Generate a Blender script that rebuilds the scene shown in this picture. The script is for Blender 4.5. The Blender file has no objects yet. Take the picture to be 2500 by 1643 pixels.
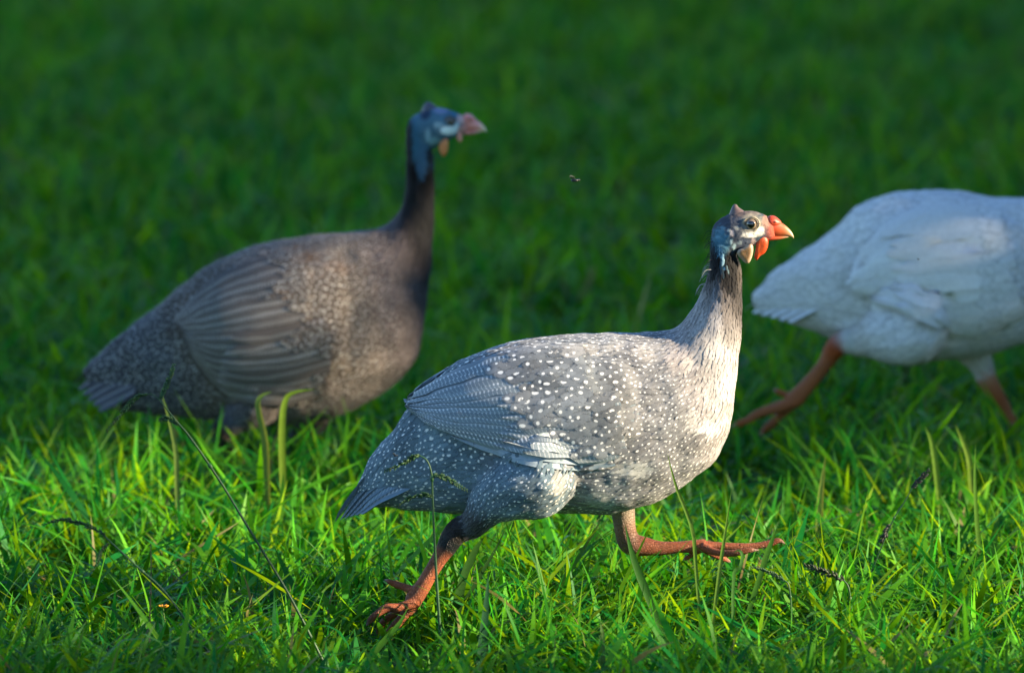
import bpy, math, random
import numpy as np
from mathutils import Vector, kdtree, noise as mnoise
from mathutils.bvhtree import BVHTree

R = math.radians
rng = np.random.default_rng(11)
random.seed(11)
sc = bpy.context.scene
col = sc.collection

# ------------------------------------------------------------------ camera, sky, sun, exposure
PW, PH = 2500.0, 1643.0                      # photograph size, used to turn its pixels into directions
CAM_H, Y_FRONT, V_FRONT = 1.45, 9.0, 1560.0  # eye height, distance of the nearest bird, row of the ground below it
HFOV = 2 * math.atan(1.12 / 2 / 9.115)
F = (PW / 2) / math.tan(HFOV / 2)            # focal length in photo pixels
PITCH = math.atan(CAM_H / Y_FRONT) - math.atan((V_FRONT - PH / 2) / F)
cd = bpy.data.cameras.new('camera'); cam = bpy.data.objects.new('camera', cd); col.objects.link(cam)
cam.location = (0, 0, CAM_H); cam.rotation_euler = (math.pi / 2 - PITCH, 0, 0)
cd.sensor_width = 36; cd.sensor_fit = 'HORIZONTAL'; cd.lens = 18 / math.tan(HFOV / 2)
cd.clip_start = 0.1; cd.clip_end = 3000
cd.dof.use_dof = True; cd.dof.focus_distance = 9.05; cd.dof.aperture_fstop = 6.2
sc.camera = cam
SUN_EL, SUN_AZ = 18.0, -12.0                 # elevation; angle of the sun's heading from +X (negative: towards the camera)
sd = Vector((math.cos(R(SUN_EL)) * math.cos(R(SUN_AZ)), math.cos(R(SUN_EL)) * math.sin(R(SUN_AZ)), math.sin(R(SUN_EL))))
w = bpy.data.worlds.new('World'); sc.world = w; w.use_nodes = True
wn = w.node_tree.nodes; wl = w.node_tree.links
sky = wn.new('ShaderNodeTexSky'); sky.sky_type = 'NISHITA'; sky.sun_disc = False
sky.sun_elevation = R(SUN_EL); sky.sun_rotation = math.atan2(sd.x, sd.y)
sky.air_density = 1.0; sky.dust_density = 0.0; sky.ozone_density = 4.0
wn['Background'].inputs['Strength'].default_value = 0.095
wl.new(sky.outputs[0], wn['Background'].inputs['Color'])
sl = bpy.data.lights.new('sun', 'SUN'); sun = bpy.data.objects.new('sun', sl); col.objects.link(sun)
sl.energy = 5.0; sl.angle = R(0.53); sl.color = (1.0, 0.81, 0.55)
sun.rotation_euler = sd.to_track_quat('Z', 'Y').to_euler(); sun.location = (8, -3, 5)
sc.view_settings.view_transform = 'Standard'; sc.view_settings.look = 'None'
sc.view_settings.exposure = 2.02; sc.view_settings.gamma = 1.0; sc.view_settings.use_curve_mapping = False
sc.render.engine = 'CYCLES'
sc.cycles.use_denoising = True; sc.cycles.denoiser = 'OPENIMAGEDENOISE'
sc.cycles.max_bounces = 8; sc.cycles.transmission_bounces = 6; sc.cycles.transparent_max_bounces = 16
sc.cycles.sample_clamp_indirect = 6.0

# ------------------------------------------------------------------ pixels to points
cp, sp = math.cos(PITCH), math.sin(PITCH)
def px2w(u, v, Y):
    """point where the ray through photo pixel (u, v) meets the upright plane y = Y"""
    a, b = (u - PW / 2) / F, -(v - PH / 2) / F
    d = np.array([a, cp + b * sp, -sp + b * cp])
    k = Y / d[1]
    return np.array([d[0] * k, Y, CAM_H + d[2] * k])
def ground(u, v):
    a, b = (u - PW / 2) / F, -(v - PH / 2) / F
    d = np.array([a, cp + b * sp, -sp + b * cp]); k = -CAM_H / d[2]
    return np.array([d[0] * k, d[1] * k, 0.0])

# ------------------------------------------------------------------ helpers
def tag(o, label=None, cat=None, group=None, kind=None):
    if label: o['label'] = label
    if cat: o['category'] = cat
    if group: o['group'] = group
    if kind: o['kind'] = kind
    return o
def empty(name, loc):
    o = bpy.data.objects.new(name, None); col.objects.link(o); o.location = loc; o.empty_display_size = 0.05
    return o
def mesh_obj(name, V, Fc, material, parent=None, C=None, UV=None, smooth=True):
    me = bpy.data.meshes.new(name)
    V = np.asarray(V, dtype=np.float32)
    if isinstance(Fc, np.ndarray):
        n, k = Fc.shape
        me.vertices.add(len(V)); me.vertices.foreach_set('co', V.ravel())
        me.loops.add(n * k); me.loops.foreach_set('vertex_index', Fc.astype(np.int32).ravel())
        me.polygons.add(n); me.polygons.foreach_set('loop_start', np.arange(0, n * k, k, dtype=np.int32))
        me.update(calc_edges=True)
    else:
        me.from_pydata([tuple(map(float, p)) for p in V], [], [tuple(int(i) for i in f) for f in Fc]); me.update()
    if smooth: me.polygons.foreach_set('use_smooth', np.ones(len(me.polygons), dtype=bool))
    set_attr(me, C, UV)
    me.materials.append(material)
    o = bpy.data.objects.new(name, me); col.objects.link(o)
    if parent is not None: o.parent = parent
    return o
def set_attr(me, C=None, UV=None):
    if C is not None:
        a = me.attributes.new('col', 'FLOAT_COLOR', 'POINT'); a.data.foreach_set('color', np.asarray(C, dtype=np.float32).ravel())
    if UV is not None:
        a = me.attributes.new('pat', 'FLOAT_VECTOR', 'POINT')
        UV = np.asarray(UV, dtype=np.float32)
        if UV.shape[1] == 2: UV = np.concatenate([UV, np.zeros((len(UV), 1), np.float32)], 1)
        a.data.foreach_set('vector', UV.ravel())
def spline(P, n):
    """Catmull-Rom through the rows of P, n samples"""
    P = np.asarray(P, dtype=float); k = len(P)
    t = np.linspace(0, k - 1, n); i = np.minimum(t.astype(int), k - 2); f = (t - i)[:, None]
    Q = np.vstack([2 * P[0] - P[1], P, 2 * P[-1] - P[-2]])
    p0, p1, p2, p3 = Q[i], Q[i + 1], Q[i + 2], Q[i + 3]
    return 0.5 * (2 * p1 + (p2 - p0) * f + (2 * p0 - 5 * p1 + 4 * p2 - p3) * f ** 2 + (3 * p1 - p0 - 3 * p2 + p3) * f ** 3)
def smooth01(x, a, b):
    t = np.clip((x - a) / (b - a), 0, 1); return t * t * (3 - 2 * t)
def grid_faces(n, m, wrap=False):
    F_ = []
    for i in range(n - 1):
        for j in range(m if wrap else m - 1):
            F_.append((i * m + j, i * m + (j + 1) % m, (i + 1) * m + (j + 1) % m, (i + 1) * m + j))
    return F_
def tube(path, rad, sides=10, squash=1.0):
    """closed tube along path (n,3) with radii; returns verts, faces"""
    P = np.asarray(path, float); rad = np.asarray(rad, float); n = len(P)
    T = np.gradient(P, axis=0); T /= np.linalg.norm(T, axis=1)[:, None] + 1e-12
    up = np.array([0, 1.0, 0]) if abs(T[0][1]) < 0.9 else np.array([1.0, 0, 0])
    V = []
    for i in range(n):
        b = np.cross(T[i], up); b /= np.linalg.norm(b) + 1e-12; c = np.cross(b, T[i])
        for j in range(sides):
            a = 2 * math.pi * j / sides
            V.append(P[i] + rad[i] * (math.cos(a) * b + squash * math.sin(a) * c))
    Fc = grid_faces(n, sides, True)
    k = len(V); V += [P[0] - T[0] * rad[0] * .6, P[-1] + T[-1] * rad[-1] * .6]
    for j in range(sides):
        Fc.append((k, (j + 1) % sides, j)); o = (n - 1) * sides; Fc.append((k + 1, o + j, o + (j + 1) % sides))
    return V, Fc
class MB:
    def __init__(s): s.V, s.F, s.C = [], [], []
    def add(s, vf, c=(1, 1, 1, 1)):
        V, Fc = vf; o = len(s.V); s.V += [tuple(p) for p in V]; s.F += [tuple(i + o for i in f) for f in Fc]
        s.C += [c] * len(V) if np.ndim(c) == 1 else [tuple(x) for x in c]
        return s
    def build(s, name, m, parent=None, smooth=True):
        return mesh_obj(name, s.V, s.F, m, parent, C=s.C, smooth=smooth)
def ellipsoid(c, r, nu=8, nv=6, axis=None):
    V, Fc = [], []
    c = np.asarray(c, float)
    for i in range(nv + 1):
        th = math.pi * i / nv
        for j in range(nu):
            ph = 2 * math.pi * j / nu
            V.append(np.array([r[0] * math.sin(th) * math.cos(ph), r[1] * math.sin(th) * math.sin(ph), r[2] * math.cos(th)]))
    if axis is not None:
        q = Vector((0, 0, 1)).rotation_difference(Vector(axis)).to_matrix(); M_ = np.array(q)
        V = [M_ @ p for p in V]
    return [p + c for p in V], grid_faces(nv + 1, nu, True)

# ------------------------------------------------------------------ materials
class Nt:
    def __init__(s, name):
        s.m = bpy.data.materials.new(name); s.m.use_nodes = True; s.t = s.m.node_tree
        s.b = s.t.nodes['Principled BSDF']; s.out = s.t.nodes['Material Output']
    def n(s, typ, **kw):
        x = s.t.nodes.new(typ)
        for k, v in kw.items(): setattr(x, k, v)
        return x
    def l(s, a, b): s.t.links.new(a, b)
    def put(s, sock, val):
        if hasattr(val, 'is_linked') or hasattr(val, 'links'): s.l(val, sock)
        else: sock.default_value = val
    def m_(s, op, a, b=0.0, c=0.0, clamp=False):
        x = s.n('ShaderNodeMath', operation=op); x.use_clamp = clamp
        for i, v in enumerate((a, b, c)): s.put(x.inputs[i], v)
        return x.outputs[0]
    def sstep(s, val, a, b):
        x = s.n('ShaderNodeMapRange', interpolation_type='SMOOTHSTEP')
        s.put(x.inputs['Value'], val); x.inputs['From Min'].default_value = a; x.inputs['From Max'].default_value = b
        return x.outputs['Result']
    def mix(s, f, a, b, mode='MIX'):
        x = s.n('ShaderNodeMix', data_type='RGBA', blend_type=mode)
        s.put(x.inputs[0], f); s.put(x.inputs[6], a); s.put(x.inputs[7], b)
        return x.outputs[2]
    def attr(s, name): return s.n('ShaderNodeAttribute', attribute_name=name)
    def noise(s, scale, detail=3, vec=None, rough=.55):
        x = s.n('ShaderNodeTexNoise'); x.inputs['Scale'].default_value = scale; x.inputs['Detail'].default_value = detail
        x.inputs['Roughness'].default_value = rough
        if vec is not None: s.l(vec, x.inputs['Vector'])
        return x.outputs['Fac']
    def bump(s, h, strength=.3, dist=.001):
        x = s.n('ShaderNodeBump'); x.inputs['Strength'].default_value = strength; x.inputs['Distance'].default_value = dist
        s.l(h, x.inputs['Height']); s.l(x.outputs[0], s.b.inputs['Normal'])
    def coord(s): return s.n('ShaderNodeTexCoord').outputs['Object']

def mat_attr(name, rough=.6, nscale=400, namt=.35, bump=.3, bdist=.0006, spec=.35, sheen=0.0, sss=0.0):
    k = Nt(name); a = k.attr('col'); co = k.coord()
    nz = k.noise(nscale, 4, co); f = k.m_('MULTIPLY_ADD', nz, namt * 2, 1 - namt)
    c = k.mix(1.0, a.outputs['Color'], f, 'MULTIPLY')
    k.l(c, k.b.inputs['Base Color']); k.b.inputs['Roughness'].default_value = rough
    k.b.inputs['Specular IOR Level'].default_value = spec
    k.b.inputs['Sheen Weight'].default_value = sheen
    if sss:
        k.b.inputs['Subsurface Weight'].default_value = sss; k.b.inputs['Subsurface Scale'].default_value = .004
        k.b.inputs['Subsurface Radius'].default_value = (1, .35, .15)
    if bump: k.bump(k.noise(nscale * 1.7, 3, co), bump, bdist)
    return k.m
def mat_body():
    """feathered skin and scaled legs of a bird; colour and leg mask (alpha) come with the mesh"""
    k = Nt('bird_body'); a = k.attr('col'); co = k.coord()
    nz = k.noise(500, 4, co); f = k.m_('MULTIPLY_ADD', nz, .7, .65)
    k.l(k.mix(1.0, a.outputs['Color'], f, 'MULTIPLY'), k.b.inputs['Base Color'])
    v = k.n('ShaderNodeTexVoronoi', feature='DISTANCE_TO_EDGE'); v.inputs['Scale'].default_value = 330; k.l(co, v.inputs['Vector'])
    sc_ = k.sstep(v.outputs['Distance'], 0, .12)
    h = k.n('ShaderNodeMix', data_type='FLOAT'); k.l(a.outputs['Alpha'], h.inputs[0]); k.l(k.noise(300, 5, co, .7), h.inputs[2]); k.l(sc_, h.inputs[3])
    k.bump(h.outputs[0], .8, .0013)
    k.l(k.m_('MULTIPLY_ADD', a.outputs['Alpha'], -.2, .82), k.b.inputs['Roughness'])
    k.b.inputs['Specular IOR Level'].default_value = .35
    return k.m
def mat_plumage():
    """short contour feathers, one pale dot each; pat.xy = place relative to the dot, pat.z = 0 root .. 1 tip"""
    k = Nt('plumage'); a = k.attr('col'); p = k.attr('pat')
    s = k.n('ShaderNodeSeparateXYZ'); k.l(p.outputs['Vector'], s.inputs[0])
    d = k.m_('SQRT', k.m_('ADD', k.m_('POWER', s.outputs[0], 2.0), k.m_('POWER', s.outputs[1], 2.0)))
    co = k.coord()
    d2 = k.m_('ADD', d, k.m_('MULTIPLY_ADD', k.noise(650, 2, co), .5, -.25))
    dot = k.m_('SUBTRACT', 1.0, k.sstep(d2, .72, 1.08))
    f = k.m_('MULTIPLY', dot, a.outputs['Alpha'])
    nz = k.m_('MULTIPLY_ADD', k.noise(420, 3, co), .6, .7)
    base = k.mix(1.0, a.outputs['Color'], nz, 'MULTIPLY')
    k.l(k.mix(f, base, (.64, .64, .62, 1)), k.b.inputs['Base Color'])
    k.b.inputs['Roughness'].default_value = .78; k.b.inputs['Specular IOR Level'].default_value = .2
    k.b.inputs['Sheen Weight'].default_value = .1
    e = k.m_('ADD', s.outputs[2], k.m_('MULTIPLY_ADD', k.noise(900, 2, co), .7, -.35))
    k.l(k.m_('SUBTRACT', 1.0, k.sstep(e, .62, .98)), k.b.inputs['Alpha'])
    k.bump(k.noise(1300, 2, co), .35, .0005)
    return k.m
def mat_flight(name, pitch, dotr, amt, white=(.74, .74, .73, 1)):
    """long wing feathers: a row of dots beside the shaft, thin slanted bars on the outer web; pat = across, metres along, random"""
    k = Nt(name); a = k.attr('col'); p = k.attr('pat'); co = k.coord()
    s = k.n('ShaderNodeSeparateXYZ'); k.l(p.outputs['Vector'], s.inputs[0])
    u, v, r = s.outputs
    ph = k.m_('ADD', k.m_('DIVIDE', v, pitch), r)
    f1 = k.m_('SUBTRACT', k.m_('FRACT', ph), .5)
    du = k.m_('MULTIPLY', k.m_('SUBTRACT', u, .56), 2.1)
    d = k.m_('SQRT', k.m_('ADD', k.m_('POWER', f1, 2.0), k.m_('POWER', du, 2.0)))
    dn = k.m_('ADD', d, k.m_('MULTIPLY_ADD', k.noise(500, 2, co), .12, -.06))
    dots = k.m_('SUBTRACT', 1.0, k.sstep(dn, dotr * .75, dotr * 1.1))
    f2 = k.m_('ABSOLUTE', k.m_('SUBTRACT', k.m_('FRACT', k.m_('MULTIPLY_ADD', u, 1.3, ph)), .5))
    bar = k.m_('MULTIPLY', k.m_('SUBTRACT', 1.0, k.sstep(f2, .07, .16)), k.sstep(u, .70, .76))
    g = k.m_('MULTIPLY', k.m_('MAXIMUM', dots, k.m_('MULTIPLY', bar, .5)), k.m_('MULTIPLY', a.outputs['Alpha'], amt))
    nz = k.m_('MULTIPLY_ADD', k.noise(260, 3, co), .5, .75)
    base = k.mix(1.0, a.outputs['Color'], nz, 'MULTIPLY')
    shaft = k.m_('SUBTRACT', 1.0, k.sstep(k.m_('ABSOLUTE', k.m_('SUBTRACT', u, .45)), .015, .04))
    base = k.mix(k.m_('MULTIPLY', shaft, .35), base, (.5, .47, .42, 1))
    k.l(k.mix(g, base, white), k.b.inputs['Base Color'])
    k.b.inputs['Roughness'].default_value = .62; k.b.inputs['Specular IOR Level'].default_value = .3; k.b.inputs['Sheen Weight'].default_value = .1
    barb = k.m_('SINE', k.m_('MULTIPLY', k.m_('ADD', k.m_('MULTIPLY', v, 900.0), k.m_('MULTIPLY', u, 6.0)), 4.0))
    k.bump(barb, .12, .0004)
    return k.m
def mat_grass(name, trans=.45, rough=.5, sat=1.0):
    k = Nt(name); a = k.attr('col'); p = k.attr('pat'); s = k.n('ShaderNodeSeparateXYZ'); k.l(p.outputs['Vector'], s.inputs[0])
    co = k.coord()
    vein = k.m_('MULTIPLY_ADD', k.m_('SINE', k.m_('MULTIPLY', s.outputs[0], 44.0)), .10, .95)
    nz = k.m_('MULTIPLY', k.m_('MULTIPLY_ADD', k.noise(120, 3, co), .6, .7), vein)
    c = k.mix(1.0, a.outputs['Color'], nz, 'MULTIPLY')
    k.l(c, k.b.inputs['Base Color']); k.b.inputs['Roughness'].default_value = rough; k.b.inputs['Specular IOR Level'].default_value = .16
    t = k.n('ShaderNodeBsdfTranslucent'); tint = k.mix(s.outputs[2], (3.8, 1.7, .3, 1), (1.0, 1.0, .9, 1)); k.l(k.mix(1.0, c, tint, 'MULTIPLY'), t.inputs['Color'])
    mx = k.n('ShaderNodeMixShader'); mx.inputs[0].default_value = trans
    k.l(k.b.outputs[0], mx.inputs[1]); k.l(t.outputs[0], mx.inputs[2]); k.l(mx.outputs[0], k.out.inputs['Surface'])
    return k.m
def mat_ground():
    k = Nt('soil_and_thatch'); co = k.coord()
    n1 = k.noise(3.0, 5, co); n2 = k.noise(60, 4, co)
    c = k.mix(k.sstep(n1, .35, .65), (.012, .065, .008, 1), (.022, .085, .010, 1))
    c = k.mix(k.sstep(n2, .5, .72), c, (.05, .04, .02, 1))
    k.l(c, k.b.inputs['Base Color']); k.b.inputs['Roughness'].default_value = .95; k.b.inputs['Specular IOR Level'].default_value = .1
    k.bump(n2, .8, .01)
    return k.m
def mat_eye():
    """dark pupil, brown-grey iris: rings about the eye's own axis (local Y)"""
    k = Nt('eye'); co = k.coord(); s = k.n('ShaderNodeSeparateXYZ'); k.l(co, s.inputs[0])
    d = k.m_('SQRT', k.m_('ADD', k.m_('POWER', s.outputs[0], 2.0), k.m_('POWER', s.outputs[2], 2.0)))
    c = k.mix(k.sstep(d, .0036, .0041), (.004, .004, .005, 1), (.16, .12, .08, 1))
    k.l(c, k.b.inputs['Base Color']); k.b.inputs['Roughness'].default_value = .06; k.b.inputs['Coat Weight'].default_value = 1.0
    return k.m
def mat_leaf():
    k = Nt('shrub_leaf'); a = k.attr('col'); k.l(a.outputs['Color'], k.b.inputs['Base Color']); k.b.inputs['Roughness'].default_value = .5
    return k.m
M = dict(body=mat_body(), plumage=mat_plumage(), grass=mat_grass('grass_blade'), ground=mat_ground(), eye=mat_eye(), leaf=mat_leaf(),
         flight_pale=mat_flight('flight_feather_lavender', .0047, .24, .7), flight_dark=mat_flight('flight_feather_pearl', .0044, .25, .8, (.42, .40, .38, 1)),
         flight_white=mat_flight('flight_feather_white', .006, .2, 0.0),
         horn=mat_attr('horn', .38, 300, .2, .15, .0003, .5), wattle=mat_attr('wattle_skin', .42, 500, .25, .5, .0008, .5, 0, .35),
         lid=mat_attr('eyelid_skin', .5, 700, .2, .4, .0004), hair=mat_attr('hair_feather', .6, 200, .2, 0), stem=mat_attr('grass_stem', .5, 250, .25, .2, .0003),
         spike=mat_attr('seed_spike', .6, 900, .5, .3, .0004), bark=mat_attr('bark', .9, 12, .5, .8, .01), insect=mat_attr('insect', .3, 800, .2, 0, spec=.6),
         petal=mat_attr('petal', .5, 300, .2, 0))

# ------------------------------------------------------------------ ground and grass
g = mesh_obj('ground', [(-900, -300, 0), (900, -300, 0), (900, 1500, 0), (-900, 1500, 0)], [(0, 1, 2, 3)], M['ground'], smooth=False)
tag(g, kind='structure')

def clump(x, y):
    """slow variation over the lawn, 0..1"""
    return .5 + .25 * np.sin(x * 5.1 + 1.3 * np.sin(y * 3.7)) + .25 * np.sin(y * 6.3 + 1.7 * np.sin(x * 4.1 + .6))
def grass_zone(x0, x1, y0, y1, dens, wid, hgt, K, tuft=None):
    n = int((x1 - x0) * (y1 - y0) * dens)
    X = rng.uniform(x0, x1, n); Y = rng.uniform(y0, y1, n)
    # gather into tufts so that bare gaps and dense crowns alternate
    nt = max(1, n // 11); tx = rng.uniform(x0, x1, nt); ty = rng.uniform(y0, y1, nt); ti = rng.integers(0, nt, n)
    pull = rng.random(n) < .72; sg = .016 if y1 < 11.7 else .03
    X = np.where(pull, tx[ti] + rng.normal(0, sg, n), X); Y = np.where(pull, ty[ti] + rng.normal(0, sg, n), Y)
    cl = clump(X, Y)
    L = rng.uniform(hgt[0], hgt[1], n) * (.7 + .5 * cl); tall = rng.random(n) < .035; L = np.where(tall, L * rng.uniform(1.15, 1.5, n), L)
    low = np.ones(n)
    for (fx, fy, ax, ay, kf) in ((-.135, 8.76, .095, .27, .28), (.21, 8.86, .13, .20, .62), (.30, 9.95, .13, .36, .55), (-.28, 9.95, .34, .26, 1.45)):   # trodden patches at the feet
        q_ = ((X - fx) / ax) ** 2 + ((Y - fy) / ay) ** 2; L = np.where(q_ < 1, L * (kf + (1 - kf) * q_), L); low = np.where(q_ < 1, np.minimum(low, kf), low)
    W = rng.uniform(wid[0], wid[1], n) * np.where(rng.random(n) < .3, .5, 1.0)
    az = rng.uniform(0, 2 * math.pi, n); tilt = np.abs(rng.normal(.28, .30, n)); bend = np.abs(rng.normal(1.05, .85, n))
    flat = rng.random(n) < .30; tilt = np.where(flat, rng.uniform(.7, 1.4, n), tilt); bend = np.where(flat, rng.uniform(-.3, .7, n), bend)
    z_in = np.where(flat & (rng.random(n) < .8), rng.uniform(.005, .05, n) * low ** 2, -.004)   # leaves that leave their stem higher up
    tw = rng.normal(0, .9, n); kink = np.where(rng.random(n) < .12, rng.uniform(.5, 1.3, n), 0.0)
    lev = np.linspace(0, 1, K + 1)
    cx, cy, cz = X.copy(), Y.copy(), z_in.copy()
    V = np.zeros((n, 2 * K + 1, 3), np.float32); UV = np.zeros((n, 2 * K + 1, 3), np.float32); C = np.zeros((n, 2 * K + 1, 4), np.float32)
    # pigment: green, yellow green, blue green, some straw
    t = np.where(pull[:, None], rng.random((nt, 1))[ti] * .7, 0) + rng.random((n, 1)) * np.where(pull[:, None], .3, 1.0); q = np.where(pull[:, None] & (rng.random((n, 1)) < .6), rng.random((nt, 1))[ti] * .95, rng.random((n, 1)))
    colr = np.array([.008, .140, .008]) * (1 - t) + np.array([.078, .265, .009]) * t
    colr = np.where(q < .18, np.array([.008, .135, .018]), colr)
    straw = q[:, 0] > .972
    colr = np.where(q > .972, np.array([.18, .17, .06]), colr) * rng.uniform(.75, 1.25, (n, 1)) * np.where(pull[:, None], rng.uniform(.55, 1.35, (nt, 1))[ti], 1.0)
    for i, s_ in enumerate(lev):
        ang = tilt + bend * s_ ** 1.4 + np.where(s_ > .55, kink, 0)
        if i:
            ds = L / K
            cx = cx + np.sin(ang) * np.cos(az) * ds; cy = cy + np.sin(ang) * np.sin(az) * ds; cz = cz + np.cos(ang) * ds
        cz = np.maximum(cz, .004 + .004 * s_) if i else cz
        a2 = az + math.pi / 2 + tw * s_
        wv = W * .5 * np.where(s_ < .35, .65 + s_, 1.0) * (1 - max(0, (s_ - .18) / .82) ** 1.4)
        sx, sy = np.cos(a2) * wv, np.sin(a2) * wv; sz = np.sin(tw * s_) * wv * .4
        cc = colr * (1.0 + .18 * s_); cc = np.where(s_ < .2, cc * np.array([1.5, 1.15, 1.2]), cc)
        if i < K:
            V[:, 2 * i] = np.stack([cx - sx, cy - sy, cz - sz], 1); V[:, 2 * i + 1] = np.stack([cx + sx, cy + sy, cz + sz], 1)
            UV[:, 2 * i, 1] = s_; UV[:, 2 * i + 1, 0] = 1; UV[:, 2 * i + 1, 1] = s_
            C[:, 2 * i, :3] = cc; C[:, 2 * i + 1, :3] = cc
        else:
            V[:, 2 * K] = np.stack([cx, cy, cz], 1); UV[:, 2 * K] = (.5, 1, 0); C[:, 2 * K, :3] = cc
    UV[straw, :, 2] = 1
    C[..., 3] = 1
    tri = []
    for i in range(K - 1):
        a = 2 * i; tri += [(a, a + 1, a + 3), (a, a + 3, a + 2)]
    tri.append((2 * K - 2, 2 * K - 1, 2 * K))
    T = (np.array(tri)[None] + (np.arange(n) * (2 * K + 1))[:, None, None]).reshape(-1, 3)
    return V.reshape(-1, 3), T, C.reshape(-1, 4), UV.reshape(-1, 3)
def build_grass():
    zones = [(-.95, .95, 8.05, 9.75, 6000, (.0038, .0115), (.055, .128), 7),
             (-1.2, 1.2, 9.75, 11.6, 4600, (.0045, .011), (.055, .125), 5),
             (-1.9, 1.9, 11.6, 18.5, 2700, (.008, .014), (.055, .12), 3),
             (-3.2, -.95, 7.0, 11.6, 1400, (.005, .012), (.055, .125), 3), (.95, 3.2, 7.0, 11.6, 1400, (.005, .012), (.055, .125), 3),
             (-6, -1.9, 11.6, 22, 450, (.010, .017), (.06, .12), 3), (1.9, 5.5, 11.6, 22, 450, (.010, .017), (.06, .12), 3),
             (-1.9, 1.9, 18.5, 26, 1200, (.010, .017), (.06, .12), 3), (-3.2, 3.2, 4.5, 7.0, 600, (.006, .012), (.05, .11), 3),
             (-.95, .95, 8.2, 9.4, 2600, (.0015, .004), (.03, .10), 4),
             (-.95, .95, 7.0, 8.05, 3000, (.004, .010), (.045, .09), 4)]
    Vs, Ts, Cs, Us, o = [], [], [], [], 0
    for z in zones:
        V, T, C, U = grass_zone(*z); Vs.append(V); Ts.append(T + o); Cs.append(C); Us.append(U); o += len(V)
    gr = mesh_obj('grass', np.concatenate(Vs), np.concatenate(Ts), M['grass'], C=np.concatenate(Cs), UV=np.concatenate(Us))
    tag(gr, 'lush green lawn grass of bent and upright blades', 'grass', kind='stuff')
build_grass()

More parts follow.
